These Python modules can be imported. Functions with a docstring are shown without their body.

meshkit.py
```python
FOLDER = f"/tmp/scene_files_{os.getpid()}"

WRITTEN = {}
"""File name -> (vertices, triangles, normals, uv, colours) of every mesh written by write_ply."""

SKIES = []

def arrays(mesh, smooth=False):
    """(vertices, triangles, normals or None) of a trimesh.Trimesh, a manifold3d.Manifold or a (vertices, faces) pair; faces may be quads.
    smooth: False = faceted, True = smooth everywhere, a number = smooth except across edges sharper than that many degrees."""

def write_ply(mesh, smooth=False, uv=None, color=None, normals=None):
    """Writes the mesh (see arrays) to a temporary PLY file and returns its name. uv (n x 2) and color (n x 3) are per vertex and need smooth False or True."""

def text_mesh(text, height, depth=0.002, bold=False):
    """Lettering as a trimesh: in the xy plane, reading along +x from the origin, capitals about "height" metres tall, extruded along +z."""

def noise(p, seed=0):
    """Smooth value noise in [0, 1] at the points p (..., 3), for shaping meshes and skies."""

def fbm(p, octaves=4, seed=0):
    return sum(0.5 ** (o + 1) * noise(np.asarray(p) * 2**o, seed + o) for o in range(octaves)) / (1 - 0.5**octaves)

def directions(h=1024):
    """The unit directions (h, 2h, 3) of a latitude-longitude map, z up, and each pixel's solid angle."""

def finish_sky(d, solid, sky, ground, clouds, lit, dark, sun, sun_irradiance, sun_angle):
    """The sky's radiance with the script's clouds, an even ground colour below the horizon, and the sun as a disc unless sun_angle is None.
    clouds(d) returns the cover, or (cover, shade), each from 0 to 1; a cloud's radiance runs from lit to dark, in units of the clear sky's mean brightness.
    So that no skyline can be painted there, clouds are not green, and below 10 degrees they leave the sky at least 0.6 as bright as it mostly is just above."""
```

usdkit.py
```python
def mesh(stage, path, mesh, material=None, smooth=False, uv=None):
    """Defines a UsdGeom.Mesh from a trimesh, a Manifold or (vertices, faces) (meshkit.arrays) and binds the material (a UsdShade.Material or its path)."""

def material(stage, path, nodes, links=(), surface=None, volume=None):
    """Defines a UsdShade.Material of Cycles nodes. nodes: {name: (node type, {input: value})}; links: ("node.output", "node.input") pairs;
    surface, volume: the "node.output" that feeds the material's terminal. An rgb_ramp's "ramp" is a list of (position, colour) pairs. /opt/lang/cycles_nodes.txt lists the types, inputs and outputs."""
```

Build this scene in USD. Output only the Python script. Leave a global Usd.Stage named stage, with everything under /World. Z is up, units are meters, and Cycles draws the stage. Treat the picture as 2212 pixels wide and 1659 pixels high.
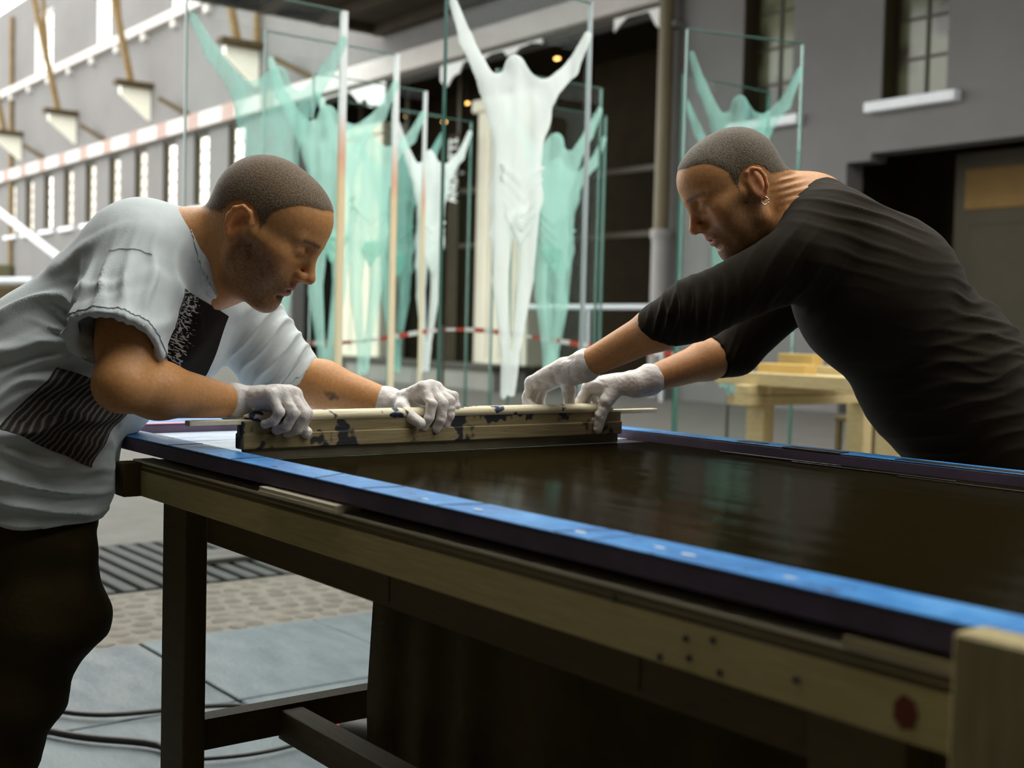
import math, random
import numpy as np, trimesh, manifold3d as m3, usdkit, meshkit
from pxr import Usd, UsdGeom, UsdLux, UsdShade, Gf, Sdf, Vt

stage = Usd.Stage.CreateInMemory()
UsdGeom.SetStageUpAxis(stage, UsdGeom.Tokens.z)
UsdGeom.SetStageMetersPerUnit(stage, 1.0)
UsdGeom.Xform.Define(stage, '/World')
T = Sdf.ValueTypeNames

# ---------------------------------------------------------------- camera, daylight, exposure
# world: x runs along the grey facade (towards the viewer's right and nearer), y towards the facade, z up
YAW, PITCH, ROLL, FPX, EYE = 0.911851, 0.0434686, 0.0243161, 2680.3, 1.2
_F = np.array([-math.sin(YAW) * math.cos(PITCH), math.cos(YAW) * math.cos(PITCH), -math.sin(PITCH)])
_R = np.array([math.cos(YAW), math.sin(YAW), 0.0]); _U = np.cross(_R, _F)
CR = math.cos(ROLL) * _R + math.sin(ROLL) * _U
CU = np.cross(CR, _F)
cam = UsdGeom.Camera.Define(stage, '/World/camera')
cam.AddTransformOp().Set(Gf.Matrix4d(*CR, 0, *CU, 0, *(-_F), 0, 0, 0, EYE, 1))
FL = 45.0
cam.CreateFocalLengthAttr(FL)
cam.CreateHorizontalApertureAttr(FL * 2212 / FPX)
cam.CreateVerticalApertureAttr(FL * 1659 / FPX)
cam.CreateClippingRangeAttr(Gf.Vec2f(0.05, 500))
cam.CreateFStopAttr(3.8)
cam.CreateFocusDistanceAttr(2.3)
EXPOSURE = -0.26
cam.CreateExposureAttr(EXPOSURE)
dome = UsdLux.DomeLight.Define(stage, '/World/sky')          # an even overcast sky over the open courtyard
dome.CreateIntensityAttr(1.55)
dome.CreateColorAttr(Gf.Vec3f(0.99, 1.0, 0.97))

def at(px, py, d):
    """the point at depth d (m) along the view axis seen at a pixel of the 2212 x 1659 picture"""
    return np.array([0, 0, EYE]) + d * (_F + CR * (px - 1106) / FPX - CU * (py - 829.5) / FPX)

# ---------------------------------------------------------------- helpers
_names = {}
def numbered(parent, name):
    k = parent + '/' + name
    n = _names.get(k, 0); _names[k] = n + 1
    return k if n == 0 else f'{k}_{n:03d}'

def keys(prim, **kw):
    for k, v in kw.items():
        if v: prim.SetCustomDataByKey(k, v)

BASE = {}
def thing(name, label, cat, base=(0, 0, 0), group=None, kind=None):
    p = numbered('/World', name)
    x = UsdGeom.Xform.Define(stage, p); x.AddTranslateOp().Set(Gf.Vec3d(*map(float, base)))
    BASE[p] = np.array(base, float)
    keys(x.GetPrim(), label=label, category=cat, group=group, kind=kind)
    return p

def vf(mesh):
    if hasattr(mesh, 'to_mesh'):
        m = mesh.to_mesh(); return np.array(m.vert_properties[:, :3], float), np.array(m.tri_verts, int)
    if isinstance(mesh, trimesh.Trimesh): return np.array(mesh.vertices), np.array(mesh.faces)
    return np.array(mesh[0], float), np.array(mesh[1], int)

def put(path, mesh, mat, smooth, base, uv=None, tint=None):
    v, f = vf(mesh)
    m = usdkit.mesh(stage, path, (v - base, f), MAT[mat], smooth=smooth, uv=uv)
    if tint is not None:
        UsdGeom.PrimvarsAPI(m).CreatePrimvar('tint', T.Color3fArray, 'vertex').Set(Vt.Vec3fArray.FromNumpy(np.asarray(tint, np.float32)))
    return m.GetPrim()

def part(parent, name, mesh, mat, smooth=30, uv=None, tint=None, label=None, kind=None):
    root = '/'.join(parent.split('/')[:3])
    p = numbered(parent, name)
    pr = put(p, mesh, mat, smooth, BASE[root], uv, tint)
    keys(pr, label=label, kind=kind)
    return p

def solo(name, mesh, mat, label, cat, group=None, kind=None, smooth=30, uv=None, tint=None):
    v, f = vf(mesh)
    base = np.array([(v[:, 0].min() + v[:, 0].max()) / 2, (v[:, 1].min() + v[:, 1].max()) / 2, v[:, 2].min()])
    p = numbered('/World', name); BASE[p] = base
    pr = put(p, (v, f), mat, smooth, base, uv, tint)
    UsdGeom.Xformable(pr).AddTranslateOp().Set(Gf.Vec3d(*base))
    keys(pr, label=label, category=cat, group=group, kind=kind)
    return p

def copy(src, loc, label=None, group=None, rotz=0.0, cat=None, mirror=False):
    name = src.split('/')[-1].rstrip('0123456789').rstrip('_') if src[-3:].isdigit() else src.split('/')[-1]
    p = numbered('/World', name)
    x = UsdGeom.Xform.Define(stage, p)
    x.GetPrim().GetReferences().AddInternalReference(src)
    was = stage.GetPrimAtPath(src).GetCustomData()
    x.ClearXformOpOrder()
    x.AddTranslateOp(opSuffix='place').Set(Gf.Vec3d(*map(float, loc)))
    x.AddRotateZOp(opSuffix='turn').Set(math.degrees(rotz))
    x.GetPrim().SetInstanceable(True)
    keys(x.GetPrim(), label=label or was.get('label'), category=cat or was.get('category'), group=group or was.get('group'), kind=was.get('kind'))
    return p

def cat_mesh(ms):
    V, F, n = [], [], 0
    for m in ms:
        v, f = vf(m); V.append(v); F.append(f + n); n += len(v)
    return np.vstack(V), np.vstack(F)

def box(x0, x1, y0, y1, z0, z1, c=0.0):
    if c <= 0:
        return trimesh.creation.box(bounds=[[min(x0, x1), min(y0, y1), min(z0, z1)], [max(x0, x1), max(y0, y1), max(z0, z1)]])
    lo, hi = np.array([min(x0, x1), min(y0, y1), min(z0, z1)]), np.array([max(x0, x1), max(y0, y1), max(z0, z1)])
    P = []
    for s in np.ndindex(2, 2, 2):
        q = np.where(np.array(s) == 0, lo, hi); d = np.where(np.array(s) == 0, 1, -1) * c
        for a in range(3):
            r = q + d; r[a] = q[a]; P.append(r)
    return vf(m3.Manifold.hull_points(np.array(P)))

def beam(p0, p1, w, h, c=0.002, up=(0, 0, 1)):
    p0, p1 = np.array(p0, float), np.array(p1, float)
    L = np.linalg.norm(p1 - p0); ax = (p1 - p0) / L
    s = np.cross(up, ax); s /= np.linalg.norm(s); u = np.cross(ax, s)
    v, f = vf(box(0, L, -w / 2, w / 2, -h / 2, h / 2, c))
    return p0 + v[:, :1] * ax + v[:, 1:2] * s + v[:, 2:3] * u, f

def tube(pts, r, n=8, closed=False):
    p = np.asarray(pts, float); r = np.broadcast_to(r, (len(p),))
    t = np.gradient(p, axis=0)
    if closed: t = np.roll(p, -1, 0) - np.roll(p, 1, 0)
    t /= np.linalg.norm(t, axis=1, keepdims=True)
    a = np.cross(t, [0.13, 0.21, 0.97]); a /= np.linalg.norm(a, axis=1, keepdims=True); b = np.cross(t, a)
    an = np.arange(n) * 2 * np.pi / n
    V = p[:, None] + r[:, None, None] * (np.cos(an)[None, :, None] * a[:, None] + np.sin(an)[None, :, None] * b[:, None])
    m = len(p); F = []
    for i in range(m if closed else m - 1):
        for j in range(n):
            k, l = (i + 1) % m, (j + 1) % n
            F += [[i * n + j, i * n + l, k * n + l], [i * n + j, k * n + l, k * n + j]]
    V = V.reshape(-1, 3)
    if not closed:
        V = np.vstack([V, p[0], p[-1]]); c0, c1 = m * n, m * n + 1
        for j in range(n):
            F += [[c0, (j + 1) % n, j], [c1, (m - 1) * n + j, (m - 1) * n + (j + 1) % n]]
    return V, np.array(F)

def prism(poly, depth, origin, ax, ay):
    """extrude a shapely polygon given in the plane (ax, ay) at origin along ax x ay by depth"""
    m = trimesh.creation.extrude_polygon(poly, depth, engine='earcut')
    v = np.array(m.vertices); ax, ay = np.array(ax, float), np.array(ay, float); az = np.cross(ax, ay)
    return np.array(origin, float) + v[:, :1] * ax + v[:, 1:2] * ay + v[:, 2:3] * az, np.array(m.faces)

def resample(pts, n, smooth=True):
    from scipy.interpolate import CubicSpline
    p = np.asarray(pts, float); s = np.r_[0, np.cumsum(np.linalg.norm(np.diff(p, axis=0), axis=1))]
    q = np.linspace(0, s[-1], n)
    return CubicSpline(s, p)(q) if smooth else np.stack([np.interp(q, s, p[:, i]) for i in range(p.shape[1])], 1)

# ---------------------------------------------------------------- materials
MAT = {}
def M(name, nodes, links, surface):
    MAT[name] = usdkit.material(stage, '/World/Looks/' + name, nodes, links, surface=surface)

def plain(name, col, rough=0.6, spec=0.4, var=0.0, scale=6.0, bump=0.0, bscale=None, metal=0.0, stretch=None, detail=4.0, col2=None, lo=0.35, hi=0.65, sheen=0.0, coat=0.0):
    """principled surface with a noise between two tones and a noise bump, in world space"""
    col = np.array(col, float); c2 = np.array(col2, float) if col2 is not None else col * (1 - var)
    n = {'g': ('geometry', {}), 'p': ('principled_bsdf', {'roughness': rough, 'specular_ior_level': spec, 'metallic': metal, 'base_color': tuple(col), 'sheen_weight': sheen, 'coat_weight': coat})}
    l = []
    src = 'g.position'
    if stretch is not None:
        n['m'] = ('mapping', {'scale': tuple(stretch)}); l.append(('g.position', 'm.vector')); src = 'm.vector'
    if var > 0 or col2 is not None:
        n['n'] = ('noise_texture', {'scale': scale, 'detail': detail, 'roughness': 0.6}); l.append((src, 'n.vector'))
        n['r'] = ('rgb_ramp', {'ramp': [(lo, tuple(c2)), (hi, tuple(col))]}); l += [('n.fac', 'r.fac'), ('r.color', 'p.base_color')]
    if bump > 0:
        n['nb'] = ('noise_texture', {'scale': bscale or scale * 3, 'detail': 3.0}); l.append((src, 'nb.vector'))
        n['b'] = ('bump', {'strength': 1.0, 'distance': bump}); l += [('nb.fac', 'b.height'), ('b.normal', 'p.normal')]
    M(name, n, l, 'p.BSDF')

def emit(name, col, strength):
    M(name, {'e': ('emission', {'color': tuple(col), 'strength': strength})}, [], 'e.emission')

def wood(name, a, b, grain=(1, 1, 1), rough=0.65, spots=None, spot_scale=9.0, spot_at=0.66):
    """timber: fine stretched grain, optional dark ink or knot spots"""
    n = {'g': ('geometry', {}), 'm': ('mapping', {'scale': tuple(grain)}), 'n': ('noise_texture', {'scale': 12.0, 'detail': 6.0, 'roughness': 0.65, 'distortion': 0.4}),
         'r': ('rgb_ramp', {'ramp': [(0.3, a), (0.7, b)]}), 'p': ('principled_bsdf', {'roughness': rough, 'specular_ior_level': 0.3}),
         'b': ('bump', {'strength': 0.6, 'distance': 0.002})}
    l = [('g.position', 'm.vector'), ('m.vector', 'n.vector'), ('n.fac', 'r.fac'), ('n.fac', 'b.height'), ('b.normal', 'p.normal')]
    if spots is not None:
        n['s'] = ('noise_texture', {'scale': spot_scale, 'detail': 3.0, 'roughness': 0.7}); l.append(('g.position', 's.vector'))
        n['sr'] = ('rgb_ramp', {'ramp': [(spot_at, (0, 0, 0)), (spot_at + 0.03, (1, 1, 1))]}); l.append(('s.fac', 'sr.fac'))
        n['x'] = ('mix', {'color2': tuple(spots)}); l += [('sr.color', 'x.fac'), ('r.color', 'x.color1'), ('x.color', 'p.base_color')]
    else:
        l.append(('r.color', 'p.base_color'))
    M(name, n, l, 'p.BSDF')

# building and ground
plain('render_grey', (0.175, 0.168, 0.163), 0.9, 0.2, var=0.10, scale=0.7, bump=0.004, bscale=30)
plain('trim_white', (0.52, 0.49, 0.465), 0.7, 0.3, var=0.08, scale=2)
plain('trim_salmon', (0.36, 0.26, 0.23), 0.8, 0.2, var=0.1, scale=2)
plain('sill_white', (0.78, 0.80, 0.84), 0.6, 0.3, var=0.06, scale=4)
plain('frame_dark', (0.036, 0.027, 0.011), 0.5, 0.4)
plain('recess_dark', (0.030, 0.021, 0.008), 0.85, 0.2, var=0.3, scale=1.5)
plain('panel_ochre', (0.17, 0.095, 0.02), 0.7, 0.3, var=0.2, scale=3)
plain('panel_brown', (0.036, 0.027, 0.008), 0.6, 0.3, var=0.2, scale=2)
plain('roof_under', (0.05, 0.04, 0.025), 0.85, 0.2, var=0.35, scale=0.6)
plain('added_wall_render', (0.12, 0.098, 0.070), 0.9, 0.2, var=0.2, scale=0.5)  # for the added walls; tone set for the light they bounce back
plain('pipe_olive', (0.13, 0.105, 0.055), 0.5, 0.4, var=0.1, scale=2)
plain('pipe_grey', (0.24, 0.23, 0.22), 0.5, 0.4, var=0.1, scale=2)
plain('timber_brown', (0.20, 0.13, 0.05), 0.7, 0.3, var=0.3, scale=3)
plain('timber_dark', (0.07, 0.045, 0.015), 0.7, 0.3, var=0.3, scale=3)
plain('corbel_cream', (0.80, 0.78, 0.66), 0.8, 0.2, var=0.05, scale=2)
plain('sheet_white', (0.80, 0.80, 0.78), 0.6, 0.3)
plain('column_cream', (0.66, 0.62, 0.50), 0.7, 0.3, var=0.1, scale=1.2)
plain('plinth_grey', (0.24, 0.235, 0.21), 0.8, 0.2, var=0.15, scale=1.5)
plain('plinth_dark', (0.06, 0.055, 0.045), 0.8, 0.2)
plain('letter_white', (0.75, 0.76, 0.72), 0.6, 0.3)
plain('letter_dim', (0.16, 0.14, 0.11), 0.7, 0.3)
plain('interior_pale', (0.22, 0.24, 0.16), 0.8, 0.2, var=0.25, scale=1.1)
emit('lamp_warm', (1.0, 0.50, 0.14), 6.0)
plain('paving_far', (0.145, 0.139, 0.122), 0.85, 0.25, var=0.2, scale=3, bump=0.01, bscale=20)
plain('mortar', (0.20, 0.185, 0.155), 0.95, 0.1, var=0.2, scale=12)
plain('bedding', (0.08, 0.07, 0.06), 0.95, 0.1, var=0.3, scale=12)
for i, (c, c2) in enumerate([((0.110, 0.136, 0.138), (0.042, 0.062, 0.072)), ((0.104, 0.132, 0.137), (0.055, 0.077, 0.086)), ((0.092, 0.110, 0.113), (0.034, 0.050, 0.062))]):
    plain(f'slab_{"abc"[i]}', c, 0.55, 0.4, col2=c2, scale=2.6 + i, stretch=(1, 2.2, 1), bump=0.0025, bscale=25, lo=0.3, hi=0.6, detail=7)
for i, c in enumerate([(0.145, 0.128, 0.100), (0.125, 0.112, 0.09), (0.16, 0.142, 0.115)]):
    plain(f'cobble_{"abc"[i]}', c, 0.8, 0.3, var=0.25, scale=20, bump=0.003, bscale=50)
plain('deck_grey', (0.062, 0.065, 0.06), 0.8, 0.3, var=0.3, scale=4, stretch=(0.3, 4, 1))
plain('steel_dark', (0.05, 0.045, 0.035), 0.4, 0.5)
plain('cable_black', (0.02, 0.018, 0.014), 0.5, 0.4)
# print table
wood('ply_rail', (0.45, 0.37, 0.145), (0.58, 0.485, 0.22), (1.2, 9, 14), spots=(0.07, 0.055, 0.035), spot_scale=8.0, spot_at=0.70)
wood('ply_edge', (0.22, 0.175, 0.07), (0.50, 0.42, 0.22), (0.6, 4, 60), rough=0.7)
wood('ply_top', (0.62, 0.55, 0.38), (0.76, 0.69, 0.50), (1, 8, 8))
wood('post_wood', (0.26, 0.20, 0.085), (0.37, 0.30, 0.14), (9, 9, 1.0))
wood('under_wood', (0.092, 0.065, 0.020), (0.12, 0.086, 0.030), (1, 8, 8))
wood('pine', (0.52, 0.40, 0.19), (0.66, 0.53, 0.28), (2, 6, 8), spots=(0.35, 0.19, 0.06), spot_scale=5, spot_at=0.72)
plain('pine_yellow', (0.62, 0.42, 0.14), 0.7, 0.3, var=0.15, scale=6)
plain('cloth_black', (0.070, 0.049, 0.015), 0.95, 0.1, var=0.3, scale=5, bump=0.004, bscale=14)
plain('red_plastic', (0.40, 0.03, 0.02), 0.4, 0.5)
plain('red_stain', (0.16, 0.03, 0.012), 0.7, 0.3)
# blue tape on the screen frame: a blue film with lighter scuffs and dark ink drips
M('blue_tape', {'g': ('geometry', {}), 'm': ('mapping', {'scale': (1, 1.5, 1)}),
    'n': ('noise_texture', {'scale': 9.0, 'detail': 6.0, 'roughness': 0.65}), 'r': ('rgb_ramp', {'ramp': [(0.30, (0.022, 0.13, 0.36)), (0.52, (0.035, 0.21, 0.52)), (0.66, (0.10, 0.33, 0.66)), (0.74, (0.42, 0.66, 0.90))]}),
    'k': ('noise_texture', {'scale': 26.0, 'detail': 4.0, 'roughness': 0.7}), 'kr': ('rgb_ramp', {'ramp': [(0.62, (0, 0, 0)), (0.66, (1, 1, 1))]}), 'x': ('mix', {'color2': (0.02, 0.03, 0.07)}),
    'nb': ('noise_texture', {'scale': 60.0, 'detail': 3.0}), 'b': ('bump', {'strength': 0.7, 'distance': 0.002}),
    'p': ('principled_bsdf', {'roughness': 0.34, 'specular_ior_level': 0.5})},
  [('g.position', 'm.vector'), ('m.vector', 'n.vector'), ('n.fac', 'r.fac'), ('m.vector', 'k.vector'), ('k.fac', 'kr.fac'), ('kr.color', 'x.fac'), ('r.color', 'x.color1'), ('x.color', 'p.base_color'),
   ('g.position', 'nb.vector'), ('nb.fac', 'b.height'), ('b.normal', 'p.normal')], 'p.BSDF')
plain('seam_grey', (0.20, 0.21, 0.20), 0.9, 0.1)
plain('tape_seam', (0.02, 0.04, 0.09), 0.5, 0.4)
plain('frame_side', (0.115, 0.080, 0.125), 0.6, 0.3, col2=(0.08, 0.058, 0.085), scale=14)
plain('tape_pale', (0.72, 0.78, 0.86), 0.25, 0.5, col2=(0.42, 0.52, 0.66), scale=5, stretch=(8, 1.2, 1), bump=0.002, bscale=30)
plain('tape_pink', (0.75, 0.25, 0.32), 0.4, 0.4)
# wet ink film: near-black, glossy, combed in the pull direction
M('ink', {'g': ('geometry', {}), 'm': ('mapping', {'scale': (1.5, 70, 1)}), 'n': ('noise_texture', {'scale': 3.0, 'detail': 5.0}), 'b': ('bump', {'strength': 0.2, 'distance': 0.001}),
    'd': ('diffuse_bsdf', {'color': (0.0085, 0.006, 0.002)}), 'q': ('glossy_bsdf', {'color': (1, 1, 1), 'roughness': 0.07}), 'x': ('mix_closure', {'fac': 0.11})},
  [('g.position', 'm.vector'), ('m.vector', 'n.vector'), ('n.fac', 'b.height'), ('b.normal', 'd.normal'), ('b.normal', 'q.normal'), ('d.BSDF', 'x.closure1'), ('q.BSDF', 'x.closure2')], 'x.closure')
plain('ink_thick', (0.022, 0.016, 0.008), 0.4, 0.3, bump=0.006, bscale=30)
wood('squeegee_wood', (0.19, 0.145, 0.065), (0.28, 0.22, 0.11), (14, 1, 14), spots=(0.018, 0.018, 0.022), spot_scale=10.0, spot_at=0.545)
wood('handle_wood', (0.62, 0.53, 0.33), (0.80, 0.71, 0.50), (14, 1, 14), spots=(0.02, 0.03, 0.07), spot_scale=12.0, spot_at=0.56)
plain('rubber', (0.17, 0.145, 0.09), 0.6, 0.3, var=0.3, scale=12)
# glass
M('glass_pane', {'t': ('transparent_bsdf', {'color': (0.95, 0.982, 0.974)}), 'g': ('glossy_bsdf', {'roughness': 0.02, 'color': (0.9, 1, 0.97)}), 'f': ('fresnel', {'IOR': 1.16}), 'x': ('mix_closure', {})},
  [('f.fac', 'x.fac'), ('t.BSDF', 'x.closure1'), ('g.BSDF', 'x.closure2')], 'x.closure')
plain('glass_edge_green', (0.03, 0.16, 0.12), 0.15, 0.5)
M('glass_edge_lit', {'g': ('geometry', {}), 's': ('separate_xyz', {}),     'r': ('rgb_ramp', {'ramp': [(0.0, (0.95, 0.88, 0.74)), (0.40, (0.97, 0.88, 0.70)), (0.655, (0.97, 0.80, 0.58)), (0.70, (0.93, 0.62, 0.48)), (0.78, (0.95, 0.95, 0.95)), (1.0, (0.97, 0.97, 0.97))]}), 'zr': ('map_range', {'from_min': 0.0, 'from_max': 3.0}), 'p': ('diffuse_bsdf', {}), 'l': ('translucent_bsdf', {}), 'a': ('mix_closure', {'fac': 0.5})},
  [('g.position', 's.vector'), ('s.z', 'zr.value'), ('zr.result', 'r.fac'), ('r.color', 'p.color'), ('r.color', 'l.color'), ('p.BSDF', 'a.closure1'), ('l.BSDF', 'a.closure2')], 'a.closure')  # caught daylight and warm reflections are painted in as a ramp over height
def frosted(name, col, op, trans):
    """etched glass: light-scattering veil, partly see-through, cloudy"""
    M(name, {'g': ('geometry', {}), 'n': ('noise_texture', {'scale': 7.0, 'detail': 5.0, 'roughness': 0.6}), 'r': ('map_range', {'from_min': 0.3, 'from_max': 0.7, 'to_min': op - 0.30, 'to_max': min(0.97, op + 0.16), 'clamp': True}), 'mp': ('mapping', {'scale': (1.6, 1.6, 0.42)}),
        't': ('transparent_bsdf', {'color': (0.90, 0.975, 0.95)}), 'd': ('diffuse_bsdf', {'color': col}), 'l': ('translucent_bsdf', {'color': tuple(c * trans for c in col)}), 'a': ('mix_closure', {'fac': 0.45}), 'x': ('mix_closure', {})},
      [('g.position', 'mp.vector'), ('mp.vector', 'n.vector'), ('n.fac', 'r.value'), ('r.result', 'x.fac'), ('t.BSDF', 'x.closure1'), ('d.BSDF', 'a.closure1'), ('l.BSDF', 'a.closure2'), ('a.closure', 'x.closure2')], 'x.closure')
frosted('frost_white', (0.96, 0.99, 0.97), 0.93, 1.0)
frosted('frost_teal', (0.36, 0.68, 0.60), 0.56, 1.0)
frosted('frost_mid', (0.50, 0.79, 0.70), 0.72, 1.0)
M('pane_bright', {'p': ('principled_bsdf', {'base_color': (0.55, 0.50, 0.38), 'roughness': 0.1, 'specular_ior_level': 0.9}), 'q': ('glossy_bsdf', {'color': (0.9, 0.87, 0.78), 'roughness': 0.08}), 'x': ('mix_closure', {'fac': 0.85})}, [('p.BSDF', 'x.closure1'), ('q.BSDF', 'x.closure2')], 'x.closure')
M('pane_grey', {'p': ('principled_bsdf', {'base_color': (0.20, 0.17, 0.12), 'roughness': 0.1, 'specular_ior_level': 0.9}), 'q': ('glossy_bsdf', {'color': (0.9, 0.8, 0.66), 'roughness': 0.08}), 'x': ('mix_closure', {'fac': 0.30})}, [('p.BSDF', 'x.closure1'), ('q.BSDF', 'x.closure2')], 'x.closure')
M('pane_dim_reflection', {'g': ('geometry', {}), 'n': ('noise_texture', {'scale': 1.0, 'detail': 2.0}), 'r': ('rgb_ramp', {'ramp': [(0.42, (0.03, 0.026, 0.012)), (0.56, (0.16, 0.165, 0.10))]}), 'p': ('principled_bsdf', {'roughness': 0.15, 'specular_ior_level': 0.5})},
  [('g.position', 'n.vector'), ('n.fac', 'r.fac'), ('r.color', 'p.base_color')], 'p.BSDF')  # dim yellow-green reflections painted into the pane colour
plain('tape_white', (0.80, 0.78, 0.76), 0.5, 0.3)
plain('tape_red', (0.55, 0.08, 0.05), 0.5, 0.3)
plain('rail_pale', (0.55, 0.60, 0.62), 0.4, 0.5)
plain('strut_white', (0.86, 0.86, 0.88), 0.5, 0.4)
plain('crate_green', (0.10, 0.09, 0.045), 0.8, 0.2, var=0.2, scale=3)
# ---------------------------------------------------------------- sculpting: smooth unions of tapered bones, meshed into one skin
def vlen(p): return np.sqrt((p * p).sum(-1))
class Cone:
    def __init__(s, a, b, ra, rb, k=0.02, op='u'):
        s.a, s.b, s.ra, s.rb, s.k, s.op = np.array(a, float), np.array(b, float), ra, rb, k, op
    def d(s, p):
        ab = s.b - s.a; t = np.clip(((p - s.a) @ ab) / max(ab @ ab, 1e-12), 0, 1)
        return vlen(p - s.a - t[..., None] * ab) - (s.ra + t * (s.rb - s.ra))
    def box(s): r = max(s.ra, s.rb); return np.minimum(s.a, s.b) - r, np.maximum(s.a, s.b) + r
    def move(s, R, o, sc): return Cone(o + sc * R @ s.a, o + sc * R @ s.b, s.ra * sc, s.rb * sc, s.k * sc, s.op)
class Ell:
    def __init__(s, c, r, A=None, k=0.02, op='u'):
        s.c, s.r, s.A, s.k, s.op = np.array(c, float), np.array(r, float) * np.ones(3), np.eye(3) if A is None else np.array(A, float), k, op
    def d(s, p):
        q = (p - s.c) @ s.A; k0 = vlen(q / s.r); k1 = vlen(q / s.r ** 2)
        return np.where(k1 > 1e-9, k0 * (k0 - 1) / np.maximum(k1, 1e-9), -s.r.min())
    def box(s): return s.c - s.r.max(), s.c + s.r.max()
    def move(s, R, o, sc): return Ell(o + sc * R @ s.c, s.r * sc, R @ s.A, s.k * sc, s.op)
def frame(x, up):
    """columns: x, y, z with x given and z near up"""
    x = np.array(x, float) / np.linalg.norm(x); y = np.cross(up, x); y /= np.linalg.norm(y)
    return np.stack([x, y, np.cross(x, y)], 1)

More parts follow.
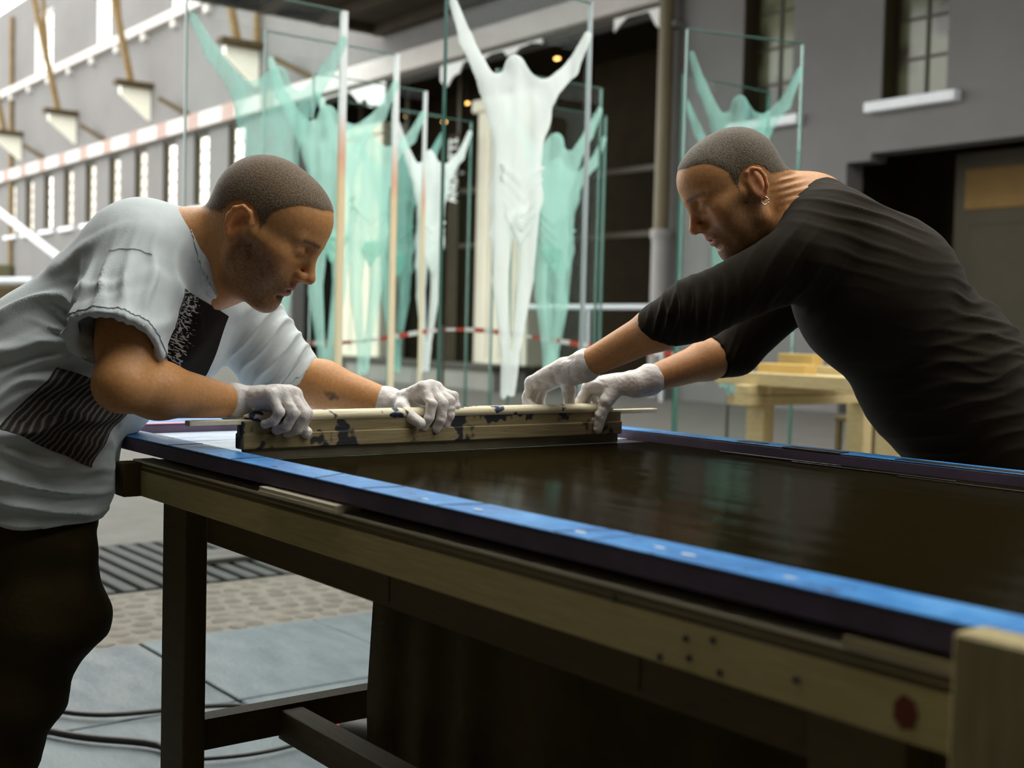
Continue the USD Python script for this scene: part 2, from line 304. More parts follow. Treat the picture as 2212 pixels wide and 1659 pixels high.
def sculpt(prims, h, grow=0.0):
    """one closed surface around the primitives, by surface nets on a sparse grid of step h"""
    N = 8; B = N * h; us = [p for p in prims if p.op == 'u']
    lo = np.min([p.box()[0] for p in us], 0) - 3 * h - grow; hi = np.max([p.box()[1] for p in us], 0) + 3 * h + grow
    nb = np.ceil((hi - lo) / B).astype(int)
    ijk = np.stack(np.meshgrid(*[np.arange(n) for n in nb], indexing='ij'), -1).reshape(-1, 3)
    cen = lo + (ijk + 0.5) * B; R = B * 0.87
    dist = np.stack([p.d(cen) for p in prims]); un = np.array([p.op == 'u' for p in prims])
    kk = np.array([p.k for p in prims])
    keep = np.abs(dist[un]).min(0) < R + 0.03
    near = (dist[un] - grow - 0.5 * kk[un, None]).min(0)
    keep = (near < R + 0.01) & (near > -R - 0.16)
    ijk, cen, dist = ijk[keep], cen[keep], dist[:, keep]
    off = np.stack(np.meshgrid(*[np.arange(N + 1) * h] * 3, indexing='ij'), -1).reshape(-1, 3)
    vals = np.full((len(ijk), (N + 1) ** 3), 1.0)
    for p, dc in zip(prims, dist):
        sel = np.nonzero(dc < R + 1.5 * p.k + 0.02 + grow)[0]
        if not len(sel): continue
        pts = lo + ijk[sel][:, None] * B + off
        d2 = p.d(pts); d1 = vals[sel]; k = max(p.k, 1e-5)
        if p.op == 'u':
            hh = np.clip(0.5 + 0.5 * (d1 - d2) / k, 0, 1); vals[sel] = d1 + (d2 - d1) * hh - k * hh * (1 - hh)
        else:
            hh = np.clip(0.5 - 0.5 * (d1 + d2) / k, 0, 1); vals[sel] = d1 + (-d2 - d1) * hh + k * hh * (1 - hh)
    v = (vals - grow).reshape(-1, N + 1, N + 1, N + 1); neg = v < 0
    nc = nb * N + 2; key = lambda c: (c[..., 0] * nc[1] + c[..., 1]) * nc[2] + c[..., 2]
    # one vertex in each cell that the surface crosses: the mean of its edges' crossings
    cnt = sum(neg[:, a:N + a, b:N + b, c:N + c].astype(np.int8) for a in (0, 1) for b in (0, 1) for c in (0, 1))
    act = np.argwhere((cnt > 0) & (cnt < 8)); bi, ci = act[:, 0], act[:, 1:]
    cor = {(a, b, c): v[bi, ci[:, 0] + a, ci[:, 1] + b, ci[:, 2] + c] for a in (0, 1) for b in (0, 1) for c in (0, 1)}
    acc = np.zeros((len(act), 3)); num = np.zeros(len(act))
    for s in cor:
        for ax in range(3):
            if s[ax] == 0:
                e = list(s); e[ax] = 1; v0, v1 = cor[s], cor[tuple(e)]; x = (v0 < 0) != (v1 < 0)
                t = np.where(x, v0 / np.where(x, v0 - v1, 1), 0); q = np.tile(np.array(s, float), (len(act), 1)); q[:, ax] = t
                acc += np.where(x[:, None], q, 0); num += x
    gc = ijk[bi] * N + ci; V = lo + (gc + acc / np.maximum(num, 1)[:, None]) * h
    K = key(gc); order = np.argsort(K); Ks = K[order]; F = []
    for ax in range(3):
        sl0 = [slice(0, N)] * 3; sl1 = list(sl0); sl1[ax] = slice(1, N + 1)
        n0, n1 = neg[(slice(None), *sl0)], neg[(slice(None), *sl1)]
        e = np.argwhere(n0 != n1); g = ijk[e[:, 0]] * N + e[:, 1:]; flip = n0[tuple(e.T)]
        u, w = (ax + 1) % 3, (ax + 2) % 3; eu, ew = np.eye(3, dtype=int)[u], np.eye(3, dtype=int)[w]
        ids = []; ok = np.ones(len(g), bool)
        for o in (-eu - ew, -ew, 0 * eu, -eu):
            kq = key(g + o); pos = np.clip(np.searchsorted(Ks, kq), 0, len(Ks) - 1); ok &= Ks[pos] == kq; ids.append(order[pos])
        q = np.stack(ids, 1)[ok]; fl = flip[ok]
        q = np.where(fl[:, None], q, q[:, ::-1]); F += [q[:, [0, 1, 2]], q[:, [0, 2, 3]]]
    F = np.vstack(F)
    return V, F

def relax(v, f, n=2, lam=0.5):
    """Taubin smoothing with uniform weights"""
    import scipy.sparse as sp
    e = np.unique(np.sort(np.vstack([f[:, [0, 1]], f[:, [1, 2]], f[:, [2, 0]]]), 1), axis=0)
    A = sp.coo_matrix((np.ones(len(e)), (e[:, 0], e[:, 1])), shape=(len(v), len(v))); A = (A + A.T).tocsr()
    deg = np.asarray(A.sum(1)).ravel(); L = sp.diags(1 / np.maximum(deg, 1)) @ A
    v = np.array(v)
    for k in range(n):
        for l in (lam, -(lam + 0.02)):
            v = v + l * np.where(deg[:, None] > 2, L @ v - v, 0)
    return v, f

def normals_of(v, f):
    return meshkit.arrays((v, f), True)[2]

def biggest(v, f):
    """the outer surface only: drop inner shells and specks"""
    import scipy.sparse as sp
    from scipy.sparse.csgraph import connected_components
    g = sp.coo_matrix((np.ones(len(f) * 2), (np.r_[f[:, 0], f[:, 1]], np.r_[f[:, 1], f[:, 2]])), shape=(len(v), len(v)))
    _, lab = connected_components(g, False); c = np.bincount(lab, minlength=1).argmax(); keep = lab == c
    idx = np.cumsum(keep) - 1
    return v[keep], idx[f[keep[f[:, 0]]]]

def head_prims():
    """a man's head about the point midway between the ear canals; x forward, y left, z up (m)"""
    P = [Ell((-.006, 0, .046), (.093, .0755, .086), k=.02), Ell((-.040, 0, .040), (.062, .068, .070), k=.03), Ell((.040, 0, .060), (.058, .064, .058), k=.03),
         Ell((.038, 0, -.010), (.056, .058, .080), k=.03)]
    for s in (1, -1):
        P += [Cone((.010, .050 * s, -.050), (.070, .018 * s, -.083), .017, .017, .025), Cone((-.004, .060 * s, .0), (.008, .051 * s, -.050), .014, .016, .02),
              Ell((.062, .044 * s, .002), (.022, .020, .020), k=.02), Cone((.020, .066 * s, .008), (.062, .050 * s, .004), .010, .012, .02), Ell((.050, .038 * s, -.030), (.030, .022, .034), k=.02)]
    P += [Ell((.077, 0, -.084), (.019, .022, .018), k=.018), Ell((.076, 0, -.044), (.025, .030, .030), k=.018)]
    for s in (1, -1):
        P += [Cone((.092, .006 * s, .043), (.076, .044 * s, .045), .010, .009, .012)]
        P += [Ell((.096, .031 * s, .026), (.016, .017, .0135), k=.012, op='s')]
    P += [Ell((.092, 0, .022), (.012, .013, .02), k=.012)]
    for s in (1, -1):
        P += [Ell((.0775, .0315 * s, .0265), (.0138, .0145, .0138), k=.003), Cone((.088, .020 * s, .0225), (.0835, .043 * s, .0235), .0052, .005, .005)]
    P += [Cone((.094, 0, .030), (.1145, 0, -.006), .0072, .0098, .008), Ell((.1165, 0, -.0085), (.0098, .0095, .0088), k=.006), Cone((.100, 0, -.016), (.112, 0, -.013), .007, .006, .006)]
    for s in (1, -1):
        P += [Ell((.1035, .0125 * s, -.012), (.0115, .0065, .0085), k=.006), Ell((.107, .0068 * s, -.0185), (.005, .0035, .004), k=.003, op='s')]
    P += [Cone((.099, 0, -.018), (.0985, 0, -.034), .0055, .005, .008)]
    P += [Ell((.0955, 0, -.0385), (.0085, .022, .0058), k=.006), Ell((.0935, 0, -.0505), (.0085, .019, .0062), k=.006), Ell((.104, 0, -.0448), (.0085, .024, .0018), k=.004, op='s'),
          Ell((.092, 0, -.0625), (.007, .016, .004), k=.008, op='s')]
    for s in (1, -1):                                        # ears: disc, rim, lobe, hollow
        A = frame((1, 0.30 * s, 0.12), (0, 0.1, 1))
        P += [Ell((-.010, .0775 * s, .006), (.017, .0055, .029), A=A, k=.006)]
        pts = [(.004, .076, .004), (.005, .079, .020), (-.004, .084, .034), (-.017, .087, .036), (-.027, .088, .026), (-.029, .088, .010), (-.024, .086, -.006), (-.016, .082, -.018)]
        for a, b in zip(pts[:-1], pts[1:]): P += [Cone((a[0], a[1] * s, a[2]), (b[0], b[1] * s, b[2]), .0042, .0042, .003)]
        P += [Ell((-.008, .079 * s, -.021), (.0085, .005, .0095), k=.005), Ell((-.011, .087 * s, .006), (.0105, .008, .017), A=A, k=.005, op='s'), Ell((.003, .077 * s, -.001), (.005, .005, .007), k=.004)]
    return P

FING = [(.086, .030, (.043, .026, .021), .0090), (.090, .0095, (.048, .030, .022), .0092), (.086, -.0115, (.044, .028, .022), .0087), (.078, -.031, (.034, .021, .019), .0078)]
def hand_prims(W, a, n, right, curl, thumb, splay=0.0):
    """palm, four fingers bent by curl = [(knuckle, middle, tip) degrees, index first], thumb = three directions in (along, thumb side, back)"""
    a = np.array(a, float) / np.linalg.norm(a); n = np.array(n, float); n = n - (n @ a) * a; n /= np.linalg.norm(n)
    tv = np.cross(n, a) * (1 if right else -1); W = np.array(W, float); P = []
    for i, (la, lt, ph, r) in enumerate(FING):
        K = W + a * la + tv * lt + n * (0.003 if i in (1, 2) else 0)
        P.append(Cone(W + tv * lt * 0.5 - n * .002, K, .0185, r + .0042, .012))
        th = 0; q = K; c = curl[i]; sp = splay * (1.5 - i)
        for j, L in enumerate(ph):
            th += math.radians(c[j]); dr = math.cos(th) * a - math.sin(th) * n + tv * sp * (1 - 0.4 * j); dr /= np.linalg.norm(dr)
            e = q + dr * L; r0 = r * (1.08 - 0.10 * j); P.append(Cone(q, e, r0, r0 * 0.92, .004)); q = e
    P.append(Cone(W + a * .03 - n * .006 + tv * .004, W + a * .066 - n * .006, .021, .019, .015))
    q = W + a * .022 + tv * .022 - n * .006
    for j, (dv, L, r0, r1) in enumerate(zip(thumb, (.045, .034, .028), (.0165, .0118, .0105), (.0135, .0108, .0088))):
        dr = a * dv[0] + tv * dv[1] + n * dv[2]; dr = dr / np.linalg.norm(dr); e = q + dr * L; P.append(Cone(q, e, r0, r1, .010 if j == 0 else .005)); q = e
    return P
# ---------------------------------------------------------------- the courtyard
from shapely.geometry import Polygon, box as sbox
from shapely.ops import unary_union
rnd = random.Random(7)
WY = 16.3                                         # the facade's face
WIN_X = [-58.4 + 2.555 * k for k in range(10)]    # left ends of the narrow windows on the far part
WIN_W, WZ0, WZ1 = 1.12, 4.86, 7.2
NEAR_WIN = [(-14.76, 1.1), (-11.90, 1.14)]
UP_WIN = [(-54.7, 2.4), (-47.1, 1.5), (-39.9, 1.5)]
holes = [sbox(x, WZ0, x + WIN_W, WZ1) for x in WIN_X] + [sbox(x, WZ0, x + w, 7.4) for x, w in NEAR_WIN]
holes += [sbox(x, 11.5, x + w, 14.0) for x, w in UP_WIN]
ENT = (-31.2, -16.75); ENT_TOP = 7.2
holes.append(sbox(ENT[0], -1, ENT[1], ENT_TOP))
holes.append(unary_union([sbox(-12.5, -1, -12.0, 3.98), sbox(-12.05, -1, -4.0, 4.09)]))
wall = sbox(-78, 0, 4, 15).difference(unary_union(holes))
wb = thing('wall_back', 'long grey rendered facade across the courtyard', 'wall', (-30, WY, 0), kind='structure')
part(wb, 'render', prism(wall, 0.42, (0, WY + 0.42, 0), (1, 0, 0), (0, 0, 1)), 'render_grey', smooth=False)
# dark rooms behind the openings
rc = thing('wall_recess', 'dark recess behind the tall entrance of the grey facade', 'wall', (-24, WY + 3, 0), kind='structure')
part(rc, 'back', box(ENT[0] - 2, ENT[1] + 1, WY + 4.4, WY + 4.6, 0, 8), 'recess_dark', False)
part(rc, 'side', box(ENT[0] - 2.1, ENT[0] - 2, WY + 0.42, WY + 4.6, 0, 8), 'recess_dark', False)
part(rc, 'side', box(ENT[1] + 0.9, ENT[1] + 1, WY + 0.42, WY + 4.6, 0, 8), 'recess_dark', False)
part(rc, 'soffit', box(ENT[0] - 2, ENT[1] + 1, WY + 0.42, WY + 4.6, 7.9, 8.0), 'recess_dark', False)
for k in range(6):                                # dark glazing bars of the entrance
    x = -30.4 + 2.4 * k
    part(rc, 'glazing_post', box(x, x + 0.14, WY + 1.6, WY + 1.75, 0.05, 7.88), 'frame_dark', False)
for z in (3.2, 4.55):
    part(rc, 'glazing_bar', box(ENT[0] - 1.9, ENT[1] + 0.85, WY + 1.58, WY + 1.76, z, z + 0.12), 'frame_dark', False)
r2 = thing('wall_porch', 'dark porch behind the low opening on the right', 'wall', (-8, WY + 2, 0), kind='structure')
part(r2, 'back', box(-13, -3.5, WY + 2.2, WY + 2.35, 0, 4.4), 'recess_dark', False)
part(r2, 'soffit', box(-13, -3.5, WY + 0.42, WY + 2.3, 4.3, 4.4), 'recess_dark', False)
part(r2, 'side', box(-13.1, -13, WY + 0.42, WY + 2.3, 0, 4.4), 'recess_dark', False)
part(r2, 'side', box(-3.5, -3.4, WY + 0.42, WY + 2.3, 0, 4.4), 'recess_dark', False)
d1 = thing('door_1', 'brown door with ochre top panel in the dark porch', 'door', (-10.3, WY + 1.3, 0), kind='structure')
part(d1, 'door_leaf', box(-11.35, -8.2, WY + 1.22, WY + 1.3, 0.02, 4.15, 0.02), 'panel_brown', False)
part(d1, 'door_panel', box(-11.15, -9.0, WY + 1.19, WY + 1.22, 3.24, 3.88, 0.01), 'panel_ochre', False, label='ochre panel')
part(d1, 'door_panel', box(-11.05, -9.0, WY + 1.19, WY + 1.22, 1.2, 3.0, 0.01), 'panel_brown', False)

def window(i, x0, w, z0, z1, pane, cols, rows, label, sill=True, frame='frame_dark', depth=0.36, e=0.05):
    t = thing(f'window_{i}', label, 'window', (x0 + w / 2, WY, z0), kind='structure')
    y = WY + depth
    out = sbox(x0, z0, x0 + w, z1).difference(sbox(x0 + e, z0 + e, x0 + w - e, z1 - e))
    part(t, 'frame', prism(out, 0.06, (0, y, 0), (1, 0, 0), (0, 0, 1)), frame, False)
    # dark lining of the reveal
    part(t, 'reveal', cat_mesh([box(x0 - 0.004, x0 + 0.012, WY + 0.03, y, z0, z1), box(x0, x0 + w, WY + 0.03, y, z1 - 0.012, z1 + 0.004)]), frame, False)
    cw, rh = (w - 2 * e) / cols, (z1 - z0 - 2 * e) / rows
    for c in range(1, cols):
        part(t, 'mullion', box(x0 + e + c * cw - 0.022, x0 + e + c * cw + 0.022, y - 0.045, y + 0.01, z0 + e, z1 - e), frame, False)
    for r in range(1, rows):
        part(t, 'glazing_bar', box(x0 + e, x0 + w - e, y - 0.04, y + 0.008, z0 + e + r * rh - 0.02, z0 + e + r * rh + 0.02), frame, False)
    for c in range(cols):
        for r in range(rows):
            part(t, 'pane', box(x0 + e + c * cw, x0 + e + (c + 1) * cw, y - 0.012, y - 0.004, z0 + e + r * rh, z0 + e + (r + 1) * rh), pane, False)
    if sill:
        part(t, 'sill', box(x0 - 0.2, x0 + w + 0.25, WY - 0.17, WY + depth, z0 - 0.16, z0, 0.015), 'sill_white', False, label='white sill')
    return t
ORD = ['leftmost', 'second', 'third', 'fourth', 'fifth', 'sixth', 'seventh', 'eighth', 'ninth', 'tenth']
for k, x in enumerate(WIN_X):
    window(k + 1, x, WIN_W, WZ0, WZ1, 'pane_bright' if k in (7, 8, 9, 2) else 'pane_grey', 1, 5, f'{ORD[k]} of the tall narrow windows behind the man in the white shirt', depth=0.14, e=0.13)
for k, (x, w) in enumerate(NEAR_WIN):
    window(11 + k, x, w, WZ0, 7.4, 'pane_dim_reflection', 2, 4, ['barred window with white sill above the man in black', 'barred window with white sill near the top right corner'][k])
for k, (x, w) in enumerate(UP_WIN):
    window(13 + k, x, w, 11.5, 14.0, 'pane_bright', 2, 3, ['upper window above the white ledge, far left', 'upper window above the white ledge, second from left', 'upper window above the white ledge, beside the glass sheet'][k], sill=False, frame='strut_white', depth=0.2)
# the white band with salmon blocks over the windows, and the upper ledge
b = thing('trim_1', 'pale string course with salmon blocks, running the length of the facade', 'trim', (-30, WY, 7.3), kind='structure')
part(b, 'band', box(-78, -16.6, WY - 0.22, WY + 0.1, 7.30, 7.78, 0.02), 'trim_white', False)
part(b, 'drip', box(-78, -16.6, WY - 0.1, WY + 0.1, 7.22, 7.30), 'frame_dark', False)
for x in WIN_X + [WIN_X[-1] + 2.6]:
    part(b, 'salmon_block', box(x - 0.05, x + 0.82, WY - 0.228, WY - 0.2, 7.292, 7.788, 0.003), 'trim_salmon', False, label='salmon block')
b = thing('trim_2', 'white ledge under the upper windows at top left', 'trim', (-56, WY, 11.1), kind='structure')
part(b, 'ledge', box(-78, -27, WY - 0.25, WY + 0.1, 11.08, 11.40, 0.02), 'trim_white', False)
for x in np.arange(-76, -28, 2.6):
    part(b, 'corbel_block', box(x, x + 0.35, WY - 0.2, WY + 0.05, 10.82, 11.08, 0.02), 'trim_white', False)
# roof over the near half of the courtyard, then unseen walls added to block light
c = thing('ceiling', 'dark canopy roof along the facade at the top of the picture', 'roof', (-13, 11, 8.4), kind='structure')
part(c, 'deck', box(-26.5, 6, 9.4, WY, 8.55, 8.8), 'roof_under', False)
for y in np.arange(10.0, 16.2, 1.5):
    part(c, 'roof_beam', box(-26.45, 6, y - 0.09, y + 0.09, 8.30, 8.55), 'roof_under', False)
part(c, 'edge_beam', box(-26.62, -26.4, 9.3, WY, 8.36, 8.85), 'roof_under', False)
w = thing('wall_front', 'unseen building wall added behind the viewer to hold back light', 'wall', (-3, -3.2, 0), kind='structure')
part(w, 'render', box(-15, 9, -3.6, -3.2, 0, 13), 'added_wall_render', False)  # added out of view so faces turned to the viewer stay dark
part(w, 'canopy', box(-9, 5, -3.2, 0.35, 4.6, 4.75), 'roof_under', False)  # unseen slab overhead, added to cut sky light from the viewer's side
part(w, 'canopy', box(0.9, 5, 0.35, 2.6, 4.6, 4.75), 'roof_under', False)  # second added slab, shades the right-hand side from the sky
w = thing('wall_right', 'unseen end wall added out to the right to hold back light', 'wall', (5.2, 6, 0), kind='structure')
part(w, 'render', box(5.0, 5.4, 2.6, WY, 0, 5.5), 'added_wall_render', False)  # kept low to let light reach the glass and pine table
part(w, 'tall_render', box(5.0, 5.4, -3.2, 2.6, 0, 12), 'added_wall_render', False)  # added height, out of view, blocks light from the near right
# drainpipe
t = thing('drainpipe', 'brown drainpipe with a grey lower length on the grey facade', 'pipe', (-16.38, WY - 0.14, 0))
part(t, 'upper_pipe', tube([(-16.38, WY - 0.26, 3.0), (-16.38, WY - 0.26, 8.28)], 0.145, 16), 'pipe_olive')
part(t, 'lower_pipe', tube([(-16.37, WY - 0.26, 0.02), (-16.37, WY - 0.26, 3.0)], 0.175, 16), 'pipe_grey', label='grey lower pipe')
part(t, 'collar', tube([(-16.38, WY - 0.26, 2.93), (-16.38, WY - 0.26, 3.1)], 0.2, 16), 'pipe_grey')
part(t, 'wall_bracket', box(-16.58, -16.18, WY - 0.26, WY - 0.002, 6.75, 6.85, 0.01), 'pipe_grey', False)
# columns of the entrance
def column(x, z1, label):
    t = thing('entrance_column', label, 'column', (x, WY + 0.25, 0.0), group='entrance columns')
    part(t, 'shaft', cat_mesh([box(x - 0.95, x + 0.95, WY - 0.05, WY + 0.5, 0.42, z1 - 0.25, 0.03)]), 'column_cream', False)
    for k in (-0.48, 0.0, 0.48):
        part(t, 'flute', box(x + k - 0.06, x + k + 0.06, WY - 0.075, WY - 0.04, 0.6, z1 - 0.4, 0.012), 'column_cream', False)
    part(t, 'capital', box(x - 1.08, x + 1.08, WY - 0.14, WY + 0.55, z1 - 0.28, z1, 0.03), 'column_cream', False)
    part(t, 'base', box(x - 1.0, x + 1.0, WY - 0.08, WY + 0.52, 0.0, 0.42, 0.02), 'plinth_dark', False)
column(-21.5, 6.25, 'cream fluted entrance column behind the white figure on the tall middle pane')
column(-27.4, 6.25, 'cream fluted entrance column in the dark entrance, behind the lit glass edges')
# low grey block in front of the entrance
t = thing('low_wall', 'low grey panelled block in front of the dark entrance', 'low wall', (-21.8, 14.6, 0))
part(t, 'cap', box(-24.9, -19.1, 14.3, 15.3, 0.40, 0.50, 0.02), 'plinth_dark', False)
for k in range(6):
    part(t, 'panel', box(-24.8 + k * 0.94, -23.88 + k * 0.94, 14.38, 15.2, 0.0, 0.40, 0.01), 'plinth_grey', False)
# pale hand rail across the entrance
t = thing('entrance_rail', 'pale steel hand rail across the foot of the dark entrance', 'railing', (-17.5, 15.5, 0))
part(t, 'bar', tube([(-19.9, 15.5, 1.67), (-15.6, 15.5, 1.67)], 0.05, 10), 'rail_pale')
for x in (-19.8, -17.7, -15.7):
    part(t, 'post', tube([(x, 15.5, 0.0), (x, 15.5, 1.64)], 0.035, 8), 'rail_pale')
# lettering on the entrance glass, reading upwards
tm = meshkit.text_mesh('ANDRATTI', 0.30, 0.03, bold=True); v = np.array(tm.vertices); v[:, 0] *= 1.42 / v[:, 0].max()
sv = np.stack([-22.62 - v[:, 1], np.full(len(v), WY - 0.45) - v[:, 2], 3.98 + v[:, 0]], 1)
t = thing('shop_sign', 'upright white lettering ANDRATTI beside the cream column', 'sign', (-22.7, WY - 0.4, 3.98))
part(t, 'letters', (sv, tm.faces), 'letter_white', False)
part(t, 'sign_blade', box(-22.98, -22.56, WY - 0.44, WY - 0.40, 0.0, 5.5, 0.01), 'recess_dark', False)
part(t, 'sign_arm', box(-22.6, -22.4, WY - 0.43, WY - 0.405, 4.6, 4.66, 0.004), 'steel_dark', False)
# ragged white sheeting under the band
def ragged(x0, x1, z_top, drop, seed, label):
    r = random.Random(seed); xs = np.linspace(x0, x1, 26)
    fb = meshkit.fbm(np.c_[xs * 1.1, xs * 0 + seed, xs * 0], 3, seed); low = list(z_top - drop * np.clip(2.6 * fb - 0.7, 0.12, 1.15))
    poly = Polygon([(x0, z_top), (x1, z_top)] + [(x, l) for x, l in zip(xs[::-1], low[::-1])])
    solo('torn_sheeting', prism(poly, 0.03, (0, WY - 0.06, 0), (1, 0, 0), (0, 0, 1)), 'sheet_white', label, 'plastic sheeting', 'torn sheeting under the band', smooth=False)
ragged(-18.0, -16.62, 7.25, 0.42, 1, 'torn white sheeting under the band beside the drainpipe')
ragged(-23.9, -20.2, 7.25, 0.46, 2, 'torn white sheeting under the band behind the white glass figure')
ragged(-29.5, -26.3, 7.25, 0.5, 3, 'torn white sheeting under the band behind the teal figures')
# warm lamps inside the entrance
for (x, y, z), lb in zip([(-22.6, 18.6, 7.55), (-26.2, 18.6, 6.98), (-27.2, 18.6, 6.62), (-29.0, 18.6, 6.98)],
                         ['warm lamp under the entrance ceiling beside the figure\'s raised arm', 'warm lamp in the entrance left of the white figure', 'warm lamp in the entrance beside the narrow glass edge', 'warm lamp in the entrance among the teal figures']):
    t = thing('pendant_lamp', lb, 'lamp', (x, y, z), 'warm lamps in the entrance')
    s = trimesh.creation.icosphere(2, 0.06); s.apply_scale([1.5, 1, 0.6]); s.apply_translation([x, y, z])
    part(t, 'bulb', s, 'lamp_warm', True)
    part(t, 'rod', tube([(x, y, z + 0.04), (x, y, 7.9)], 0.012, 6), 'steel_dark')
for k, (x, z) in enumerate([(-18.6, 5.35), (-17.6, 5.5)]):
    pass
# timber struts on cream corbels, holding a roof that has gone
def bracket(x, label):
    t = thing('roof_bracket', label, 'bracket', (x, WY, 8.0), 'timber struts on cream corbels')
    part(t, 'corbel', prism(Polygon([(0, 0), (1.02, 0.80), (1.02, 1.02), (0, 1.02)]), 0.26, (x - 0.13, WY, 8.1), (0, -1, 0), (0, 0, 1)), 'corbel_cream', False)
    part(t, 'plate', box(x - 0.2, x + 0.2, WY - 1.3, WY, 9.13, 9.3, 0.02), 'timber_dark', False)
    part(t, 'strut', beam((x, WY - 0.75, 9.3), (x, WY - 1.7, 13.5), 0.2, 0.2, 0.02, up=(1, 0, 0)), 'timber_brown', False)
    if x > -40: part(t, 'strut', beam((x, WY - 0.14, 9.3), (x, WY - 0.14, 13.5), 0.16, 0.16, 0.02, up=(1, 0, 0)), 'timber_brown', False)
    else: part(t, 'strut', beam((x, WY - 1.13, 10.9), (x, WY - 1.35, 13.5), 0.13, 0.15, 0.02, up=(1, 0, 0)), 'timber_brown', False)
    part(t, 'stay', beam((x + 3.2, WY - 0.02, 7.85), (x + 1.9, WY - 0.5, 8.5), 0.14, 0.14, 0.01), 'timber_dark', False)
for x, lb in [(-56.4, 'timber strut on a cream corbel at the left edge of the picture'), (-49.2, 'timber strut on a cream corbel, second from the left edge'),
              (-41.55, 'timber strut on a cream corbel between the upper ledge and the salmon band'), (-33.3, 'timber strut on a cream corbel seen through the first glass sheet')]:
    bracket(x, lb)
t = thing('downpipe', 'thin brown downpipe near the left edge of the facade', 'pipe', (-57.7, WY - 0.1, 0))
part(t, 'pipe', tube([(-57.7, WY - 0.1, 0), (-57.7, WY - 0.1, 14.5)], 0.1, 8), 'timber_brown')
# objects at the far left
solo('white_pole', beam(at(-30, 436, 20), at(135, 562, 20), 0.11, 0.11, 0.01), 'strut_white', 'white slanting pole behind the back of the man in the white shirt', 'pole')
t = thing('site_bench', 'dark bench with a pale rail at the left edge behind the white shirt', 'bench', (*at(-60, 640, 18)[:2], 0))
p0, p1 = at(-190, 606, 18), at(70, 608, 18)
part(t, 'rail', tube([p0, p1], 0.06, 8), 'rail_pale')
q0, q1 = at(-190, 585, 18.2), at(28, 588, 18.2)
part(t, 'back', beam(q0, q1, 0.2, 0.22, 0.02), 'crate_green', False)
g0, g1 = at(-190, 640, 18), at(60, 640, 18)
part(t, 'skirt', beam(g0, g1, 0.3, 0.3, 0.02), 'timber_dark', False)
for p in (p0 * 0.9 + p1 * 0.1, p0 * 0.1 + p1 * 0.9):
    part(t, 'leg', tube([(p[0], p[1], 0), (p[0], p[1], p0[2])], 0.05, 8), 'timber_dark')

# ---------------------------------------------------------------- the ground
f = thing('floor', 'paved courtyard of slabs, cobbles and timber grating', 'floor', (0, 0, 0), kind='structure')
gx0, gx1 = -6.5, -5.35
ground = sbox(-90, -8, 12, 22).difference(unary_union([sbox(gx0, 0.4, gx1, 4.2), sbox(-5.35, 0.4, -4.48, 4.0), sbox(-4.48, 0.2, -1.0, 3.6)]))
part(f, 'paving', prism(ground, 0.3, (0, 0, -0.3), (1, 0, 0), (0, 1, 0)), 'paving_far', False)
part(f, 'mortar', box(-5.35, -4.48, 0.4, 4.0, -0.2, -0.0085), 'mortar', False)
part(f, 'bedding', box(-6.55, -0.95, 0.15, 4.25, -0.3, -0.035), 'bedding', False)
for i, xx in enumerate(np.arange(-4.48, -1.2, 0.86)):
    for j, yy in enumerate(np.arange(0.28, 3.4, 0.725)):
        h = -0.002 + rnd.uniform(-0.004, 0.002); o = 0.0
        yb = yy + (0.0 if i % 2 == 0 else 0.0)
        part(f, 'paving_slab', box(xx + 0.006, xx + 0.854, yb + 0.006, yb + 0.719, -0.06, h, 0.004), 'slab_' + 'abc'[(i * 3 + j * 2 + i * j) % 3], False)
for i in range(8):
    for j in range(33):
        x = -4.49 - 0.108 * i + rnd.uniform(-0.014, 0.014); y = 0.45 + 0.106 * j + (0.053 if i % 2 else 0) + 0.04 * math.sin(i * 0.9) + rnd.uniform(-0.016, 0.016)
        pts = []
        for a in range(7):
            an = a * 2 * math.pi / 7 + rnd.uniform(-0.2, 0.2); rr = 0.049 * rnd.uniform(0.85, 1.1)
            pts += [(x - 0.05 + rr * math.cos(an), y + rr * math.sin(an), -0.05), (x - 0.05 + rr * math.cos(an), y + rr * math.sin(an), -0.012), (x - 0.05 + 0.8 * rr * math.cos(an), y + 0.8 * rr * math.sin(an), -0.004 + rnd.uniform(-0.002, 0.001))]
        part(f, 'cobble', vf(m3.Manifold.hull_points(np.array(pts))), 'cobble_' + 'abc'[rnd.randrange(3)], 40)
for k in range(38):
    y = 0.42 + k * 0.099
    part(f, 'grating_bar', box(gx0 + 0.01, gx1 - 0.01, y, y + 0.062, -0.05, 0.002, 0.004), 'deck_grey', False)
# cables
def cable(pts, r, label):
    solo('cable', tube(resample(pts, 40), r, 8), 'cable_black', label, 'cable', 'cables on the slabs', smooth=True)
cable([(-4.3, 0.7, 0.012), (-3.63, 1.11, 0.012), (-3.45, 1.22, 0.012), (-3.30, 1.34, 0.012), (-3.1, 1.30, 0.012), (-2.8, 1.22, 0.012)], 0.011, 'black cable on the slabs behind the left table leg, nearer strand')
cable([(-4.4, 0.95, 0.012), (-3.80, 1.19, 0.012), (-3.66, 1.30, 0.012), (-3.60, 1.45, 0.014), (-3.5, 1.7, 0.012)], 0.008, 'thin black cable on the slabs left of the table leg')
cable([(-3.16, 1.36, 0.01), (-3.14, 1.40, 0.01), (-3.1, 1.55, 0.01), (-3.12, 1.72, 0.01), (-3.3, 2.1, 0.01)], 0.006, 'thin cable crossing the slabs between table leg and stretcher')
t = thing('tape_roll', 'small red and dark roll lying on the slabs behind the stretcher', 'roll', (-3.07, 1.79, 0))
part(t, 'roll', tube([(-3.03, 1.77, 0.045), (-2.93, 1.86, 0.045)], 0.045, 20), 'cable_black')
